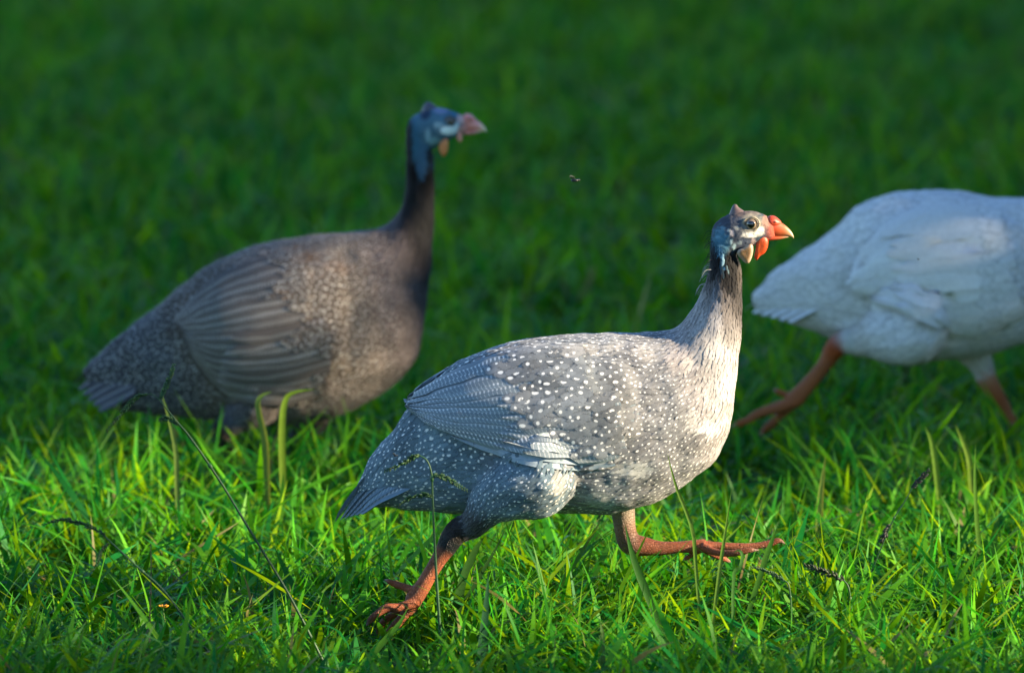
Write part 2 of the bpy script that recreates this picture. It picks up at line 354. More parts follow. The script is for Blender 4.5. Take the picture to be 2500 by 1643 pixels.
# ------------------------------------------------------------------ birds
GREY = (.20, .205, .22); PALE = (.42, .41, .40)
class Bird:
    def __init__(s, name, Yb, base_u, label, group):
        s.Yb = Yb
        s.root_w = px2w(base_u, 1000, Yb); s.root_w[2] = 0
        s.root = tag(empty(name, tuple(s.root_w)), label, 'guinea fowl', group)
        a = px2w(1250, 900, Yb); b = px2w(1251, 901, Yb); s.sx = b[0] - a[0]; s.s = s.sx
        s.rk = 1.0; s.groove = .0024
        s.samples = []      # (point, colour, alpha, flow, spacing, dot)
        s.V, s.F = [], []
    def L(s, u, v, dy=0.0):
        """photo pixel -> point of this bird's own space, dy metres beyond its middle plane"""
        return px2w(u, v, s.Yb + dy) - s.root_w
    def UV(s, P):
        """back to photo pixels (of the middle plane), for laying out the markings"""
        z0 = px2w(1250, 800, s.Yb)[2]; z1 = px2w(1250, 1000, s.Yb)[2]
        u = 1250 + (P[:, 0] + s.root_w[0]) / s.sx; v = 800 + (P[:, 2] - z0) / (z1 - z0) * 200
        return u, v
    def loft(s, st, n=70, m=36, power=2.2, add=True, ysh=0.0):
        """rings through pairs of outline points: rows u1 v1 u2 v2 halfwidth [r g b spacing dot leg]"""
        st = np.array(st, float); Q = spline(st, n); V = []
        W_ = np.maximum(Q[:, 4], .5) * s.s
        for i in range(n):
            A = s.L(Q[i, 0], Q[i, 1]); B = s.L(Q[i, 2], Q[i, 3]); C = (A + B) / 2; H = (A - B) / 2
            for j in range(m):
                a = 2 * math.pi * j / m; ca, sa = math.cos(a), math.sin(a)
                e = 2 / power
                V.append(C + H * math.copysign(abs(ca) ** e, ca) + np.array([0, ysh + W_[i] * math.copysign(abs(sa) ** e, sa), 0]))
        Fc = grid_faces(n, m, True); k = len(V)
        V.append(np.mean(V[:m], axis=0)); V.append(np.mean(V[(n - 1) * m:n * m], axis=0))
        for j in range(m):
            Fc.append((k, (j + 1) % m, j)); Fc.append((k + 1, (n - 1) * m + j, (n - 1) * m + (j + 1) % m))
        if add:
            P = np.array(V[:n * m]).reshape(n, m, 3); fl = -np.gradient(P, axis=0)
            for i in range(n):
                for j in range(m):
                    s.samples.append((P[i, j], Q[i, 5:8], Q[i, 10], fl[i, j], Q[i, 8], Q[i, 9]))
            o = len(s.V); s.V += V; s.F += [tuple(x + o for x in f) for f in Fc]
        return V, Fc
    def limb(s, pts, n=None, sides=14, squash=1.0):
        """tapered limb: rows u v dy r_px r g b spacing dot leg"""
        p = np.array(pts, float); n = n or (len(p) - 1) * 6 + 1; Q = spline(p, n)
        P = np.array([s.L(q[0], q[1], q[2]) for q in Q]); rad = np.maximum(Q[:, 3], 1.5) * s.s
        V, Fc = tube(P, rad, sides, squash); fl = np.gradient(P, axis=0)
        for i in range(n):
            for j in range(sides): s.samples.append((np.array(V[i * sides + j]), Q[i, 4:7], Q[i, 9], fl[i], Q[i, 7], Q[i, 8]))
        o = len(s.V); s.V += V; s.F += [tuple(x + o for x in f) for f in Fc]
    def finish_body(s, voxel, blobs, smooth_it=5, mott=.3, lump=.0022):
        me = bpy.data.meshes.new('tmp'); me.from_pydata([tuple(map(float, p)) for p in s.V], [], s.F); me.update()
        o = bpy.data.objects.new('tmp', me); col.objects.link(o)
        r = o.modifiers.new('r', 'REMESH'); r.mode = 'VOXEL'; r.voxel_size = voxel; r.use_smooth_shade = True
        q = o.modifiers.new('s', 'SMOOTH'); q.factor = .5; q.iterations = smooth_it
        dg = bpy.context.evaluated_depsgraph_get(); dg.update()
        nm = bpy.data.meshes.new_from_object(o.evaluated_get(dg)); bpy.data.objects.remove(o); bpy.data.meshes.remove(me)
        nm.name = 'body'
        s.kd = kdtree.KDTree(len(s.samples))
        for i, x in enumerate(s.samples): s.kd.insert(Vector(x[0]), i)
        s.kd.balance()
        N = len(nm.vertices); P = np.zeros(N * 3, np.float32); nm.vertices.foreach_get('co', P); P = P.reshape(-1, 3)
        s.mott = mott; s.sc = np.array([x[1] for x in s.samples]); s.sa = np.array([x[2] for x in s.samples]); s.sf = np.array([x[3] for x in s.samples])
        s.sr = np.array([x[4] for x in s.samples]); s.sdot = np.array([x[5] for x in s.samples])
        idx = np.array([s.kd.find(Vector(map(float, p)))[1] for p in P])
        s.blobs = blobs
        NR = np.zeros(N * 3, np.float32); nm.vertices.foreach_get('normal', NR); NR = NR.reshape(-1, 3); fe = np.clip(s.sr[idx] / .006, 0, 1)
        d = np.array([mnoise.noise(Vector(map(float, p * 42))) + .45 * mnoise.noise(Vector(map(float, p * 105))) for p in P]) * lump * fe
        hd = (s.sr[idx] <= 0) & (s.sa[idx] < .5)
        d = d + np.array([(.0007 * mnoise.noise(Vector(map(float, p * np.array([170, 200, 330])))) + .0005 * mnoise.noise(Vector(map(float, p * 520)))) if h_ else 0.0 for p, h_ in zip(P, hd)])
        P = (P + NR * d[:, None]).astype(np.float32); nm.vertices.foreach_set('co', P.ravel()); nm.update()
        C = np.ones((N, 4)); C[:, :3] = s.paint(P, s.sc[idx])[0]; C[:, 3] = s.sa[idx]
        set_attr(nm, C); nm.materials.clear(); nm.materials.append(M['body'])
        nm.polygons.foreach_set('use_smooth', np.ones(len(nm.polygons), dtype=bool))
        s.body = bpy.data.objects.new('body', nm); col.objects.link(s.body); s.body.parent = s.root
        s.bV = [Vector(map(float, p)) for p in P]; s.bF = [tuple(p.vertices) for p in nm.polygons]
        s.bvh = BVHTree.FromPolygons(s.bV, s.bF)
    def paint(s, P, C):
        u, v = s.UV(P); d = np.ones(len(P))
        mt = np.array([mnoise.noise(Vector(map(float, p * np.array([22, 30, 34])))) + .5 * mnoise.noise(Vector(map(float, p * 70))) + .35 * mnoise.noise(Vector(map(float, p * 240))) for p in P])
        C = C * np.clip(1 + s.mott * mt * 1.6, .45, 1.7)[:, None]
        wob = np.array([mnoise.noise(Vector(map(float, p * 330))) for p in P]) * .35
        for (bu, bv, ru, rv, c, amt, dm) in s.blobs:
            q = np.sqrt(((u - bu) / ru) ** 2 + ((v - bv) / rv) ** 2) + wob; f = (1 - smooth01(q, .55, 1.1)) * amt
            C = C * (1 - f[:, None]) + np.array(c) * f[:, None]; d = d * (1 - f * (1 - dm))
        return C, d
    # ---- wings
    def surf(s, u, v, side):
        p = s.L(u, v)
        hit, nrm, _, _ = s.bvh.ray_cast(Vector((p[0], side * .6, p[2])), Vector((0, -side, 0)))
        if hit is None:
            hit, nrm, _, _ = s.bvh.find_nearest(Vector((p[0], side * .02, p[2])))
        n = np.array(nrm)
        if n[1] * side < .25: n[1] = .25 * side; n /= np.linalg.norm(n)
        return np.array(hit), n
    def make_wing(s, top, bot, rows, side, thick, wcol, mat, shade):
        T_ = spline(np.array(top, float), 41); B_ = spline(np.array(bot, float), 41)
        def W(a, t):
            f = min(max(a, 0), 1) * 40; i = min(int(f), 39); f -= i
            p = (T_[i] * (1 - f) + T_[i + 1] * f) * (1 - t) + (B_[i] * (1 - f) + B_[i + 1] * f) * t
            if a > 1: d = (T_[40] - T_[38]) * (1 - t) + (B_[40] - B_[38]) * t; p = p + d * (a - 1) * 20
            return p
        def pos(a, t, h):
            uv = W(a, t); p, n = s.surf(uv[0], uv[1], side)
            th = thick * smooth01(a, -.02, .25) * (.35 + .65 * math.sin(math.pi * min(max(t, 0), 1) ** .8) ** .6 if 0 < t < 1 else .3)
            return p + n * (th + h)
        # the folded wing itself: a rounded shell whose rim sinks into the flank
        na, nt = 30, 14; V, C = [], []
        for i in range(na):
            for j in range(nt):
                a, t = i / (na - 1), j / (nt - 1)
                rim = min(1, 6 * min(t, 1 - t)) * min(1, 8 * a)
                V.append(pos(a, t, -.004 + .004 * rim - (1 - rim) * thick)); C.append((*wcol, 1))
        Fc = grid_faces(na, nt)
        if side < 0: Fc = [f[::-1] for f in Fc]
        wing = mesh_obj('wing', V, Fc, M['body'], s.root, C=[(*c[:3], 0) for c in C])
        s.wings = getattr(s, 'wings', []) + [(V, Fc)]
        # long feathers in overlapping rows, each its own piece
        for (n, t0, t1, a0, a1, a1b, wide, lift, nl, dot, tone) in rows:
            for k in range(n):
                f = k / (n - 1); t = t0 + (t1 - t0) * f + rng.normal(0, .006)
                aa, ab = a0 + rng.normal(0, .01), a1 + (a1b - a1) * f + rng.normal(0, .015)
                hw = wide * (t1 - t0) / n * rng.uniform(.92, 1.1)
                tip = rng.normal(0, .012)
                V, U, Cc = [], [], []; prev = None; along = 0; cvar = rng.uniform(*shade) * tone
                ph = rng.random(); m = 5; dk = dot * rng.uniform(.4, 1.0)
                for i in range(nl):
                    q = i / (nl - 1); a = aa + (ab - aa) * q
                    wf = (1 - max(0, (q - .78) / .22) ** 2) ** .5 if q > .78 else 1.0
                    wf = max(wf, .06) * (.7 + .3 * min(1, q * 4))
                    for j in range(m):
                        x = j / (m - 1); h = lift + s.groove * x - .0010 * (2 * x - 1) ** 2 + .0012 * q
                        V.append(pos(a, t + tip * q + hw * (x - .5) * wf, h))
                        U.append((x if wf > .9 else .5 + (x - .5) * wf, 0, ph))
                    c = V[-3]
                    if prev is not None: along += np.linalg.norm(c - prev)
                    prev = c
                    for j in range(m): U[-1 - j] = (U[-1 - j][0], along, ph)
                    for j in range(m):
                        edge = 1.12 if j == m - 1 else 1.0
                        Cc.append((wcol[0] * cvar * edge, wcol[1] * cvar * edge, wcol[2] * cvar * edge, dk))
                Fc = grid_faces(nl, m)
                if side < 0: Fc = [x[::-1] for x in Fc]
                mesh_obj('feather', V, Fc, mat, wing, C=Cc, UV=U)
                s.wings.append((V, Fc))
        return wing
    # ---- contour plumage
    def make_plumage(s, tries, zmin_skin, shape, lift, rows=5, cj=.12, skip=None, spacing=None):
        V = list(s.bV); Fc = list(s.bF)
        for wv, wf in getattr(s, 'wings', []):
            o = len(V); V += [Vector(map(float, p)) for p in wv]; Fc += [tuple(i + o for i in f) for f in wf]
        nb = len(s.bF); comb = BVHTree.FromPolygons(V, Fc)
        A = np.array([list(V[i]) for i in range(len(V))]); quads = [f for f in Fc]
        area = np.array([np.linalg.norm(np.cross(A[f[1]] - A[f[0]], A[f[-1]] - A[f[0]])) for f in quads])
        pick = rng.choice(len(quads), tries, p=area / area.sum())
        cell = .012; hashg = {}; OV, OC, OP, OF = [], [], [], []
        P0 = np.empty((tries, 3)); ra = rng.random((tries, 2))
        for k in range(tries):
            f = quads[pick[k]]; a_, b_ = ra[k]; P0[k] = (A[f[0]] * (1 - a_) + A[f[1]] * a_) * (1 - b_) + (A[f[-1]] * (1 - a_) + A[f[-2]] * a_) * b_
        kidx = np.array([s.kd.find(Vector(map(float, p)))[1] for p in P0])
        rsp = s.sr[kidx] * s.rk; okm = rsp > .0005; onw = pick >= nb
        Cc, dm = s.paint(P0, s.sc[kidx]); dots = s.sdot[kidx] * dm; uu, vv = s.UV(P0)
        if spacing is not None: rsp = np.where(onw, spacing(uu, vv), rsp); okm |= onw; dots = np.where(onw, s.wing_dot, dots)
        for k in range(tries):
            if not okm[k]: continue
            r = rsp[k]; p = P0[k]
            if skip is not None and skip(uu[k], vv[k], p, pick[k] >= nb): continue
            key = tuple((p // cell).astype(int)); bad = False
            for dx in (-1, 0, 1):
                for dy in (-1, 0, 1):
                    for dz in (-1, 0, 1):
                        for (q, rq) in hashg.get((key[0] + dx, key[1] + dy, key[2] + dz), ()):
                            e = p - q
                            if e @ e < (.5 * (r + rq)) ** 2: bad = True; break
                        if bad: break
                    if bad: break
                if bad: break
            if bad: continue
            hit, n, _, _ = comb.find_nearest(Vector(map(float, p)))
            n = np.array(n); p = np.array(hit)
            h2, _, _, _ = comb.ray_cast(Vector(map(float, p + n * .06)), Vector(map(float, -n)))
            if h2 is None or (np.array(h2) - p) @ (np.array(h2) - p) > 9e-6: continue
            hashg.setdefault(key, []).append((P0[k], r))
            t = s.sf[kidx[k]]; t = t - n * (t @ n); ln = np.linalg.norm(t)
            if ln < 1e-9: continue
            t = t / ln; b = np.cross(n, t); a_ = rng.normal(0, .16); t, b = t * math.cos(a_) + b * math.sin(a_), b * math.cos(a_) - t * math.sin(a_)
            nf = 1.0 if r > .0058 else .72; Lf, Wf = shape[0] * r * rng.uniform(.9, 1.15) * (2 - nf), shape[1] * r * rng.uniform(.9, 1.1) * nf
            o = len(OV); cv = rng.uniform(1 - cj, 1 + cj)
            dr = r * rng.uniform(.23, .31); asp = rng.uniform(.75, 1.0) if rng.random() < .75 else rng.uniform(1.3, 1.9)
            dcy = Lf * rng.uniform(.60, .70); dcx = rng.normal(0, .08) * Wf
            for i in range(rows):
                q = i / (rows - 1)
                wf = math.sqrt(max(0, 1 - ((q - .45) / .56) ** 2)) if q > .45 else .55 + .45 * q / .45
                for j in (-1, 0, 1):
                    x, y = Lf * (q - .28), j * .5 * Wf * wf
                    if j == 0 and q == 1: x += .04 * Lf
                    c = p + t * x + b * y
                    h, hn, _, _ = comb.find_nearest(Vector(map(float, c + n * .002)))
                    hn = np.array(hn)
                    OV.append(np.array(h) + hn * (lift * (.15 + q) + .0003 * (1 - abs(j)) + (.0004 if q < .3 else 0)))
                    OP.append(((y - dcx) / dr, (x + .28 * Lf - dcy) / (dr * asp), max(abs(j) * .95, smooth01(q, .55, 1.0))))
                    OC.append((*(Cc[k] * cv * (.92 + .12 * q)), dots[k]))
            for i in range(rows - 1):
                for j in range(2):
                    a0 = o + i * 3 + j; OF.append((a0, a0 + 3, a0 + 4, a0 + 1))
        pl = mesh_obj('plumage', np.array(OV), np.array(OF), M['plumage'], s.root, C=np.array(OC), UV=np.array(OP))
        tag(pl, kind='stuff')
        return len(OF)
    # ---- free feathers (tail)
    def strip(s, name, path, cross, wid, mat, colr, dot, parent):
        P = spline(np.array(path, float), 9); cr = np.array(cross, float); cr /= np.linalg.norm(cr); V, U, C = [], [], []
        T = P[-1] - P[0]; nn = np.cross(T, cr); nn /= np.linalg.norm(nn); along = 0; ph = rng.random()
        for i in range(9):
            q = i / 8; wf = (.6 + .4 * min(1, q * 3)) * (math.sqrt(max(.003, 1 - ((q - .7) / .3) ** 2)) if q > .7 else 1)
            if i: along += np.linalg.norm(P[i] - P[i - 1])
            for j in range(5):
                x = j / 4; V.append(P[i] + cr * wid * (x - .5) * wf - nn * .0015 * (2 * x - 1) ** 2 * wf); U.append((x, along, ph)); C.append((*colr, dot))
        return mesh_obj(name, V, grid_faces(9, 5), mat, parent, C=C, UV=U)
    def lens(s, name, outline, dy, thick, colr, rim, mat=None, tilt=0.0):
        """fleshy flap from a closed outline in photo pixels"""
        O = np.array(outline, float); O = np.vstack([O, O[:1]]); S_ = spline(O, 29)[:-1]; c = S_.mean(0); m = len(S_)
        V, C, Fc = [], [], []
        lay = [(1.0, 0, 1), (.88, .6, 1), (.55, 1.0, 0), (.2, .86, 0)]
        ring = {}
        for sd_ in (-1, 1):
            for (k, h, rm) in lay:
                if k == 1.0 and sd_ == 1: ring[(sd_, k)] = ring[(-1, 1.0)]; continue
                ring[(sd_, k)] = len(V)
                for p in S_:
                    q = c + (p - c) * k; V.append(s.L(q[0], q[1], dy + sd_ * thick * h + tilt * (q[1] - c[1]) * s.s)); C.append((*(rim if rm else colr), 1))
            ce = len(V); V.append(s.L(c[0], c[1], dy + sd_ * thick * .84)); C.append((*colr, 1))
            for i in range(3):
                a, b = ring[(sd_, lay[i][0])], ring[(sd_, lay[i + 1][0])]
                for j in range(m):
                    f = (a + j, a + (j + 1) % m, b + (j + 1) % m, b + j); Fc.append(f if sd_ < 0 else f[::-1])
            b = ring[(sd_, .2)]
            for j in range(m):
                f = (b + j, b + (j + 1) % m, ce); Fc.append(f if sd_ < 0 else f[::-1])
        return mesh_obj(name, V, Fc, mat or M['wattle'], s.root, C=C)
    def part_loft(s, name, st, mat, cfun, n=24, m=16, parent=None, power=2.0):
        V, Fc = s.loft(st, n, m, power, add=False); P = np.array(V); u, v = s.UV(P)
        C = np.ones((len(P), 4)); C[:, :3] = np.array([cfun(a, b) for a, b in zip(u, v)])
        return mesh_obj(name, V, Fc, mat, parent or s.root, C=C)
    def head_parts(s, eye, k, hw, beak_cols, casque_col, lid_col, wat, casque=None, rot=0.0, eye_r=13):
        """beak, casque, eyes and wattles laid out about the eye (offsets in photo pixels of the nearest bird, scaled by k)"""
        ca, sa = math.cos(rot), math.sin(rot)
        def E(du, dv): return (eye[0] + k * (du * ca - dv * sa), eye[1] + k * (du * sa + dv * ca))
        def st(rows): return [(*E(a, b), *E(c, d), w_ * k) for (a, b, c, d, w_) in rows]
        c0, c1, c2 = map(np.array, beak_cols)
        u0, u1 = E(55, 0)[0], E(105, 34)[0]
        def bc(u, v):
            f = min(max((u - u0) / (u1 - u0), 0), 1)
            return c0 + (c1 - c0) * min(1, f * 2) if f < .5 else c1 + (c2 - c1) * (f - .5) * 2
        bk = s.part_loft('beak', st([(36, -8, 38, 26, 15), (48, -13, 48, 31, 15), (60, -11, 62, 33, 13), (72, -2, 76, 33, 10), (86, 8, 88, 33, 7), (97, 19, 98, 35, 4), (103, 29, 103, 37, 2), (105, 36, 105, 39, .8)]), M['horn'], bc)
        s.part_loft('lower_mandible', st([(36, 30, 36, 44, 12), (50, 31, 50, 44, 11), (68, 32, 68, 42, 8), (84, 32, 84, 38, 4), (92, 33, 92, 36, 1.5)]), M['horn'], lambda u, v: bc(u + 8, v) * .85, 14, 12, parent=bk)
        s.part_loft('cere', st([(38, -10, 38, 12, 10), (45, -17, 47, 12, 17), (56, -17, 60, 11, 17), (66, -11, 69, 8, 12), (74, -3, 75, 4, 5)]), M['wattle'], lambda u, v: c0 * 1.05, 14, 14, parent=bk)
        for sd_ in (-1, 1): # nostrils
            q = s.L(*E(57, -3)); q[1] = sd_ * 16.3 * k * s.s
            ns = MB(); ns.add(ellipsoid(q, (4.5 * k * s.s, 1.2 * k * s.s, 2.2 * k * s.s), 8, 5), (.03, .006, .004, 1)); ns.build('nostril', M['horn'], bk)
        s.part_loft('casque', casque or st([(-58, -4, -2, -14, 15), (-53, -20, -10, -24, 12), (-49, -31, -20, -31, 9), (-45, -40, -30, -38, 6), (-41, -45, -34, -44, 2.5)]), M['horn'], lambda u, v: np.array(casque_col), 16, 14)
        for sd_ in (-1, 1):
            p = s.L(*eye); hit, n, _, _ = s.bvh.ray_cast(Vector((p[0], sd_ * .3, p[2])), Vector((0, -sd_, 0)))
            yy = hit.y if hit else sd_ * hw * s.s
            er = eye_r * k * s.s
            V, Fc = ellipsoid((0, 0, 0), (er, er, er), 20, 14)
            e = mesh_obj('eye', V, Fc, M['eye'], s.root); e.location = (p[0], yy - sd_ * er * .38, p[2])
            # wrinkled lid: two rings about the eyeball
            lid = MB()
            for (rr, tr, cc) in ((er * 1.02, er * .13, (lid_col[0] * .5, lid_col[1] * .45, lid_col[2] * .45)), (er * 1.28, er * .17, lid_col)):
                pts = [(rr * math.cos(a) * (1 + .05 * math.sin(3 * a + rr)), sd_ * (er * .44 - .42 * (rr - er)), rr * math.sin(a) * (.9 + .05 * math.sin(2 * a))) for a in np.linspace(0, 2 * math.pi, 29)]
                lid.add(tube(pts, [tr * (1 + .3 * math.sin(5 * a + rr * 900)) for a in np.linspace(0, 2 * math.pi, 29)], 8), (*cc, 1))
            lid.build('eyelid', M['lid'], e)
        for (ol, dy, th, c, rm, tl) in wat:
            s.lens('wattle', [E(*q) for q in ol], dy * k, th * k, c, rm, tilt=tl)
        return E

def leg_cols(c, dark=None): return c
ORG = (.20, .054, .020); HOCK = (.007, .005, .0045); CLAW = (.30, .24, .19)
def toe(b, pts, r0, c=ORG, claw=CLAW):
    n = len(pts); rows = []
    for i, (u, v, dy) in enumerate(pts):
        f = i / (n - 1); r = r0 * (1 - .45 * f) * (1.0 if i % 2 == 0 else .9)
        cc = c
        if i == n - 1: r = r0 * .14; cc = claw
        rows.append((u, v, dy, r, *cc, 0, 0, 1))
    b.limb(rows, sides=10)

# ---------------- nearest bird: lavender guinea fowl in mid stride
def front_bird():
    b = Bird('guinea_fowl', 9.0, 1250, 'pale lavender guinea fowl with bold white dots striding through sunlit grass', 'guinea fowls crossing the lawn')
    g0 = (.110, .160, .195); g1 = (.145, .162, .180); g2 = (.17, .172, .18); p1 = (.30, .285, .28); p2 = (.24, .225, .225); dk = (.005, .005, .006); bl = (.012, .012, .014)  # tail and rump greys tinted bluer, to carry the blue shade there
    b.loft([(868, 1196, 890, 1236, 10, *g0, .0072, .85, 0), (905, 1122, 955, 1236, 42, *g0, .0078, .85, 0), (962, 1046, 1020, 1244, 78, *g0, .0080, .9, 0),
            (1030, 965, 1090, 1250, 108, *g0, .0084, .9, 0), (1109, 893, 1180, 1252, 136, *g0, .0088, .95, 0), (1200, 851, 1280, 1250, 155, *g1, .0090, 1, 0),
            (1320, 826, 1390, 1250, 165, *g1, .0088, 1, 0), (1440, 816, 1490, 1252, 166, *g1, .0082, 1, 0), (1540, 816, 1590, 1226, 156, *g2, .0074, .95, 0),
            (1616, 812, 1690, 1168, 138, *g2, .0068, .8, 0), (1655, 798, 1755, 1102, 115, *p2, .0064, .45, 0), (1686, 765, 1785, 1010, 95, *p1, .0062, .12, 0),
            (1708, 728, 1800, 900, 74, *p1, .0060, 0, 0), (1724, 690, 1810, 790, 53, .10, .09, .088, .0056, 0, 0), (1734, 642, 1810, 705, 42, .016, .014, .014, .0050, 0, 0),
            (1735, 604, 1806, 652, 37, *dk, .0040, 0, 0), (1738, 575, 1800, 625, 36, .03, .06, .085, 0, 0, 0)], 90, 44)
    S = (.034, .041, .058)
    b.loft([(1736, 575, 1740, 600, 8, *S, 0, 0, 0), (1743, 549, 1750, 628, 28, *S, 0, 0, 0), (1768, 529, 1778, 632, 38, *S, 0, 0, 0), (1800, 517, 1808, 618, 41, *S, 0, 0, 0),
            (1840, 516, 1838, 602, 37, *S, 0, 0, 0), (1866, 525, 1862, 592, 28, *S, 0, 0, 0), (1884, 537, 1884, 585, 19, .26, .06, .035, 0, 0, 0), (1893, 546, 1893, 578, 9, .26, .06, .035, 0, 0, 0)], 30, 30, 2.0)
    sh = (.055, .06, .062)
    # near leg, pushing off behind
    b.limb([(1300, 1120, -.044, 104, *g0, .0078, .95, 0), (1318, 1166, -.056, 94, *g0, .0076, .95, 0), (1262, 1190, -.058, 86, *g0, .0074, .9, 0), (1200, 1226, -.056, 58, *g0, .0066, .7, 0), (1168, 1262, -.054, 40, *sh, .0060, .1, 0),
            (1146, 1284, -.053, 33, *sh, .0050, 0, 0), (1122, 1292, -.053, 31, *HOCK, 0, 0, 1), (1104, 1312, -.053, 29, *HOCK, 0, 0, 1), (1090, 1336, -.053, 25, *HOCK, 0, 0, 1), (1078, 1354, -.053, 21, *ORG, 0, 0, 1), (1056, 1390, -.053, 18.5, *ORG, 0, 0, 1),
            (1030, 1434, -.053, 20, *ORG, 0, 0, 1), (1006, 1470, -.053, 22, *ORG, 0, 0, 1)])
    toe(b, [(1006, 1440, -.05), (985, 1432, -.048), (966, 1426, -.047), (950, 1419, -.047), (936, 1413, -.048)], 12)
    toe(b, [(1008, 1470, -.058), (975, 1482, -.064), (944, 1484, -.068), (922, 1497, -.070), (905, 1512, -.071), (893, 1530, -.070)], 14)
    toe(b, [(1010, 1478, -.052), (984, 1505, -.052), (966, 1526, -.051), (950, 1543, -.050), (934, 1556, -.049), (926, 1572, -.048)], 15)
    toe(b, [(1005, 1472, -.046), (968, 1494, -.036), (938, 1516, -.030), (925, 1536, -.028), (918, 1556, -.026)], 13)
    # far leg, swung forward
    T = (.15, .075, .045)
    b.limb([(1490, 1130, .035, 70, *g1, .0078, .9, 0), (1505, 1190, .040, 46, *p2, .0060, .2, 0), (1520, 1244, .042, 31, .20, .165, .125, 0, 0, 1), (1527, 1296, .042, 27, *T, 0, 0, 1), (1540, 1326, .042, 29, *T, 0, 0, 1),
            (1576, 1334, .042, 24, *ORG, 0, 0, 1), (1614, 1338, .042, 18, *ORG, 0, 0, 1), (1662, 1335, .042, 15, *ORG, 0, 0, 1), (1720, 1332, .042, 18, *ORG, 0, 0, 1)])
    toe(b, [(1716, 1331, .042), (1756, 1333, .040), (1800, 1335, .039), (1840, 1333, .038), (1880, 1326, .038), (1902, 1319, .038), (1918, 1328, .038)], 13)
    toe(b, [(1716, 1336, .034), (1750, 1348, .022), (1790, 1350, .014), (1830, 1343, .010), (1856, 1342, .008)], 12)
    toe(b, [(1714, 1336, .048), (1740, 1352, .062), (1768, 1364, .072), (1790, 1374, .078)], 11)
    toe(b, [(1712, 1340, .044), (1692, 1352, .046), (1676, 1362, .047), (1664, 1368, .047)], 9)
    blobs = [(1815, 519, 44, 13, (.075, .056, .055), .9, 1), (1758, 588, 26, 42, (.05, .15, .22), .9, 1), (1764, 636, 10, 26, (.04, .11, .16), .7, 1), (1786, 636, 22, 36, (.0025, .0025, .003), 1, 1),
             (1803, 672, 8, 30, (.10, .085, .075), .6, 1), (1742, 636, 12, 46, (.003, .004, .006), .9, 1), (1782, 682, 22, 50, (.005, .0045, .005), .9, 1), (1772, 760, 14, 60, (.13, .115, .11), .6, 1), (1745, 760, 18, 70, (.24, .24, .26), .6, 1), (1752, 700, 9, 40, (.10, .10, .11), .6, 1),
             (1834, 545, 33, 31, (.20, .185, .15), .85, 1), (1830, 570, 24, 9, (.62, .58, .52), 1, 1), (1854, 561, 14, 13, (.62, .56, .50), .95, 1), (1868, 541, 11, 20, (.24, .13, .10), .9, 1),
             (1798, 553, 9, 6, (.3, .3, .27), .7, 1), (1786, 566, 6, 8, (.55, .45, .42), .9, 1), (1777, 560, 5, 4, (.55, .52, .45), .8, 1), (1815, 592, 22, 16, (.05, .065, .10), .9, 1), (1804, 590, 7, 5, (.28, .34, .35), .7, 1),
             (1790, 600, 5, 10, (.35, .48, .5), .9, 1), (1783, 588, 4, 8, (.35, .48, .5), .9, 1), (1838, 590, 7, 14, (.3, .24, .24), .8, 1), (1762, 553, 9, 4, (.12, .24, .32), .6, 1), (1756, 562, 9, 3, (.12, .24, .32), .6, 1),
             (1752, 577, 10, 3.5, (.14, .28, .36), .6, 1), (1758, 597, 10, 3, (.2, .36, .44), .7, 1), (1754, 608, 9, 3, (.2, .36, .44), .6, 1), (1760, 622, 6, 4, (.3, .5, .58), .8, 1), (1763, 636, 4, 4, (.35, .55, .62), .8, 1), (1768, 652, 5, 4, (.35, .55, .62), .7, 1),
             # plain pale patches on breast and flank
             (1735, 1030, 36, 26, (.44, .43, .42), .8, .1), (1690, 1010, 20, 34, (.40, .39, .38), .6, .2), (1555, 1125, 52, 26, (.36, .37, .36), .85, .05), (1460, 1205, 46, 26, (.30, .32, .31), .7, .1),
             (1300, 1262, 60, 22, (.40, .38, .33), .5, .2), (1365, 1150, 22, 40, (.38, .36, .31), .6, .35), (1600, 850, 60, 26, (.42, .40, .38), .5, .7), (1450, 842, 90, 16, (.42, .40, .37), .5, .6), (1655, 860, 40, 44, (.36, .32, .30), .6, .1), (1412, 1160, 14, 70, (.30, .29, .27), .5, .5)]
    b.finish_body(.0016, blobs)
    top = [(1600, 858), (1490, 838), (1350, 838), (1230, 858), (1115, 905), (1040, 952), (994, 990)]
    bot = [(1610, 1040), (1535, 1085), (1420, 1103), (1290, 1088), (1175, 1062), (1085, 1035), (1008, 1006)]
    # n, t0, t1, start, tip (top), tip (bottom), width factor, lift, steps, dots
    rows = [(4, .88, 1.03, .22, .66, .80, 2.6, .0002, 10, 0.0, 1.55), (13, .06, .92, .26, 1.00, .97, 2.0, .0020, 14, 1.0, 1.0), (9, .50, .95, .18, .52, .60, 2.1, .0042, 9, 1.0, 1.0)]
    for side in (-1, 1):
        b.make_wing(top, bot, rows, side, .008, (.140, .178, .205), M['flight_pale'], (.85, 1.15))
    # tail: a folded fan of eleven feathers
    for i in range(-5, 6):
        f = abs(i) / 5; y0, y1 = i * .0062, i * .0052
        bu, bv, tu, tv = 985 + 20 * f, 1090 + 95 * f, 818 + 60 * f, 1274 - 22 * f
        P = [b.L(bu, bv, y0), b.L(bu * .5 + tu * .5 - 6, bv * .5 + tv * .5 - 12 + 6 * f, (y0 + y1) / 2), b.L(tu, tv, y1)]
        b.strip('tail_feather', P, (.35, .55 if i <= 0 else -.55, .75 if i else .1), .020, M['flight_pale'], tuple(np.array(g0) * (1.15 if i == -5 else 1.0)), .7, b.root)
    def skip(u, v, p, on_wing):
        if on_wing: return u < (1235 if v < 900 else 1285 if v < 1010 else 1400) + 26 * math.sin(v * .09) + 14 * math.sin(v * .31) or v > 1083
        return False
    b.wing_dot = 1.0; b.rk = .66
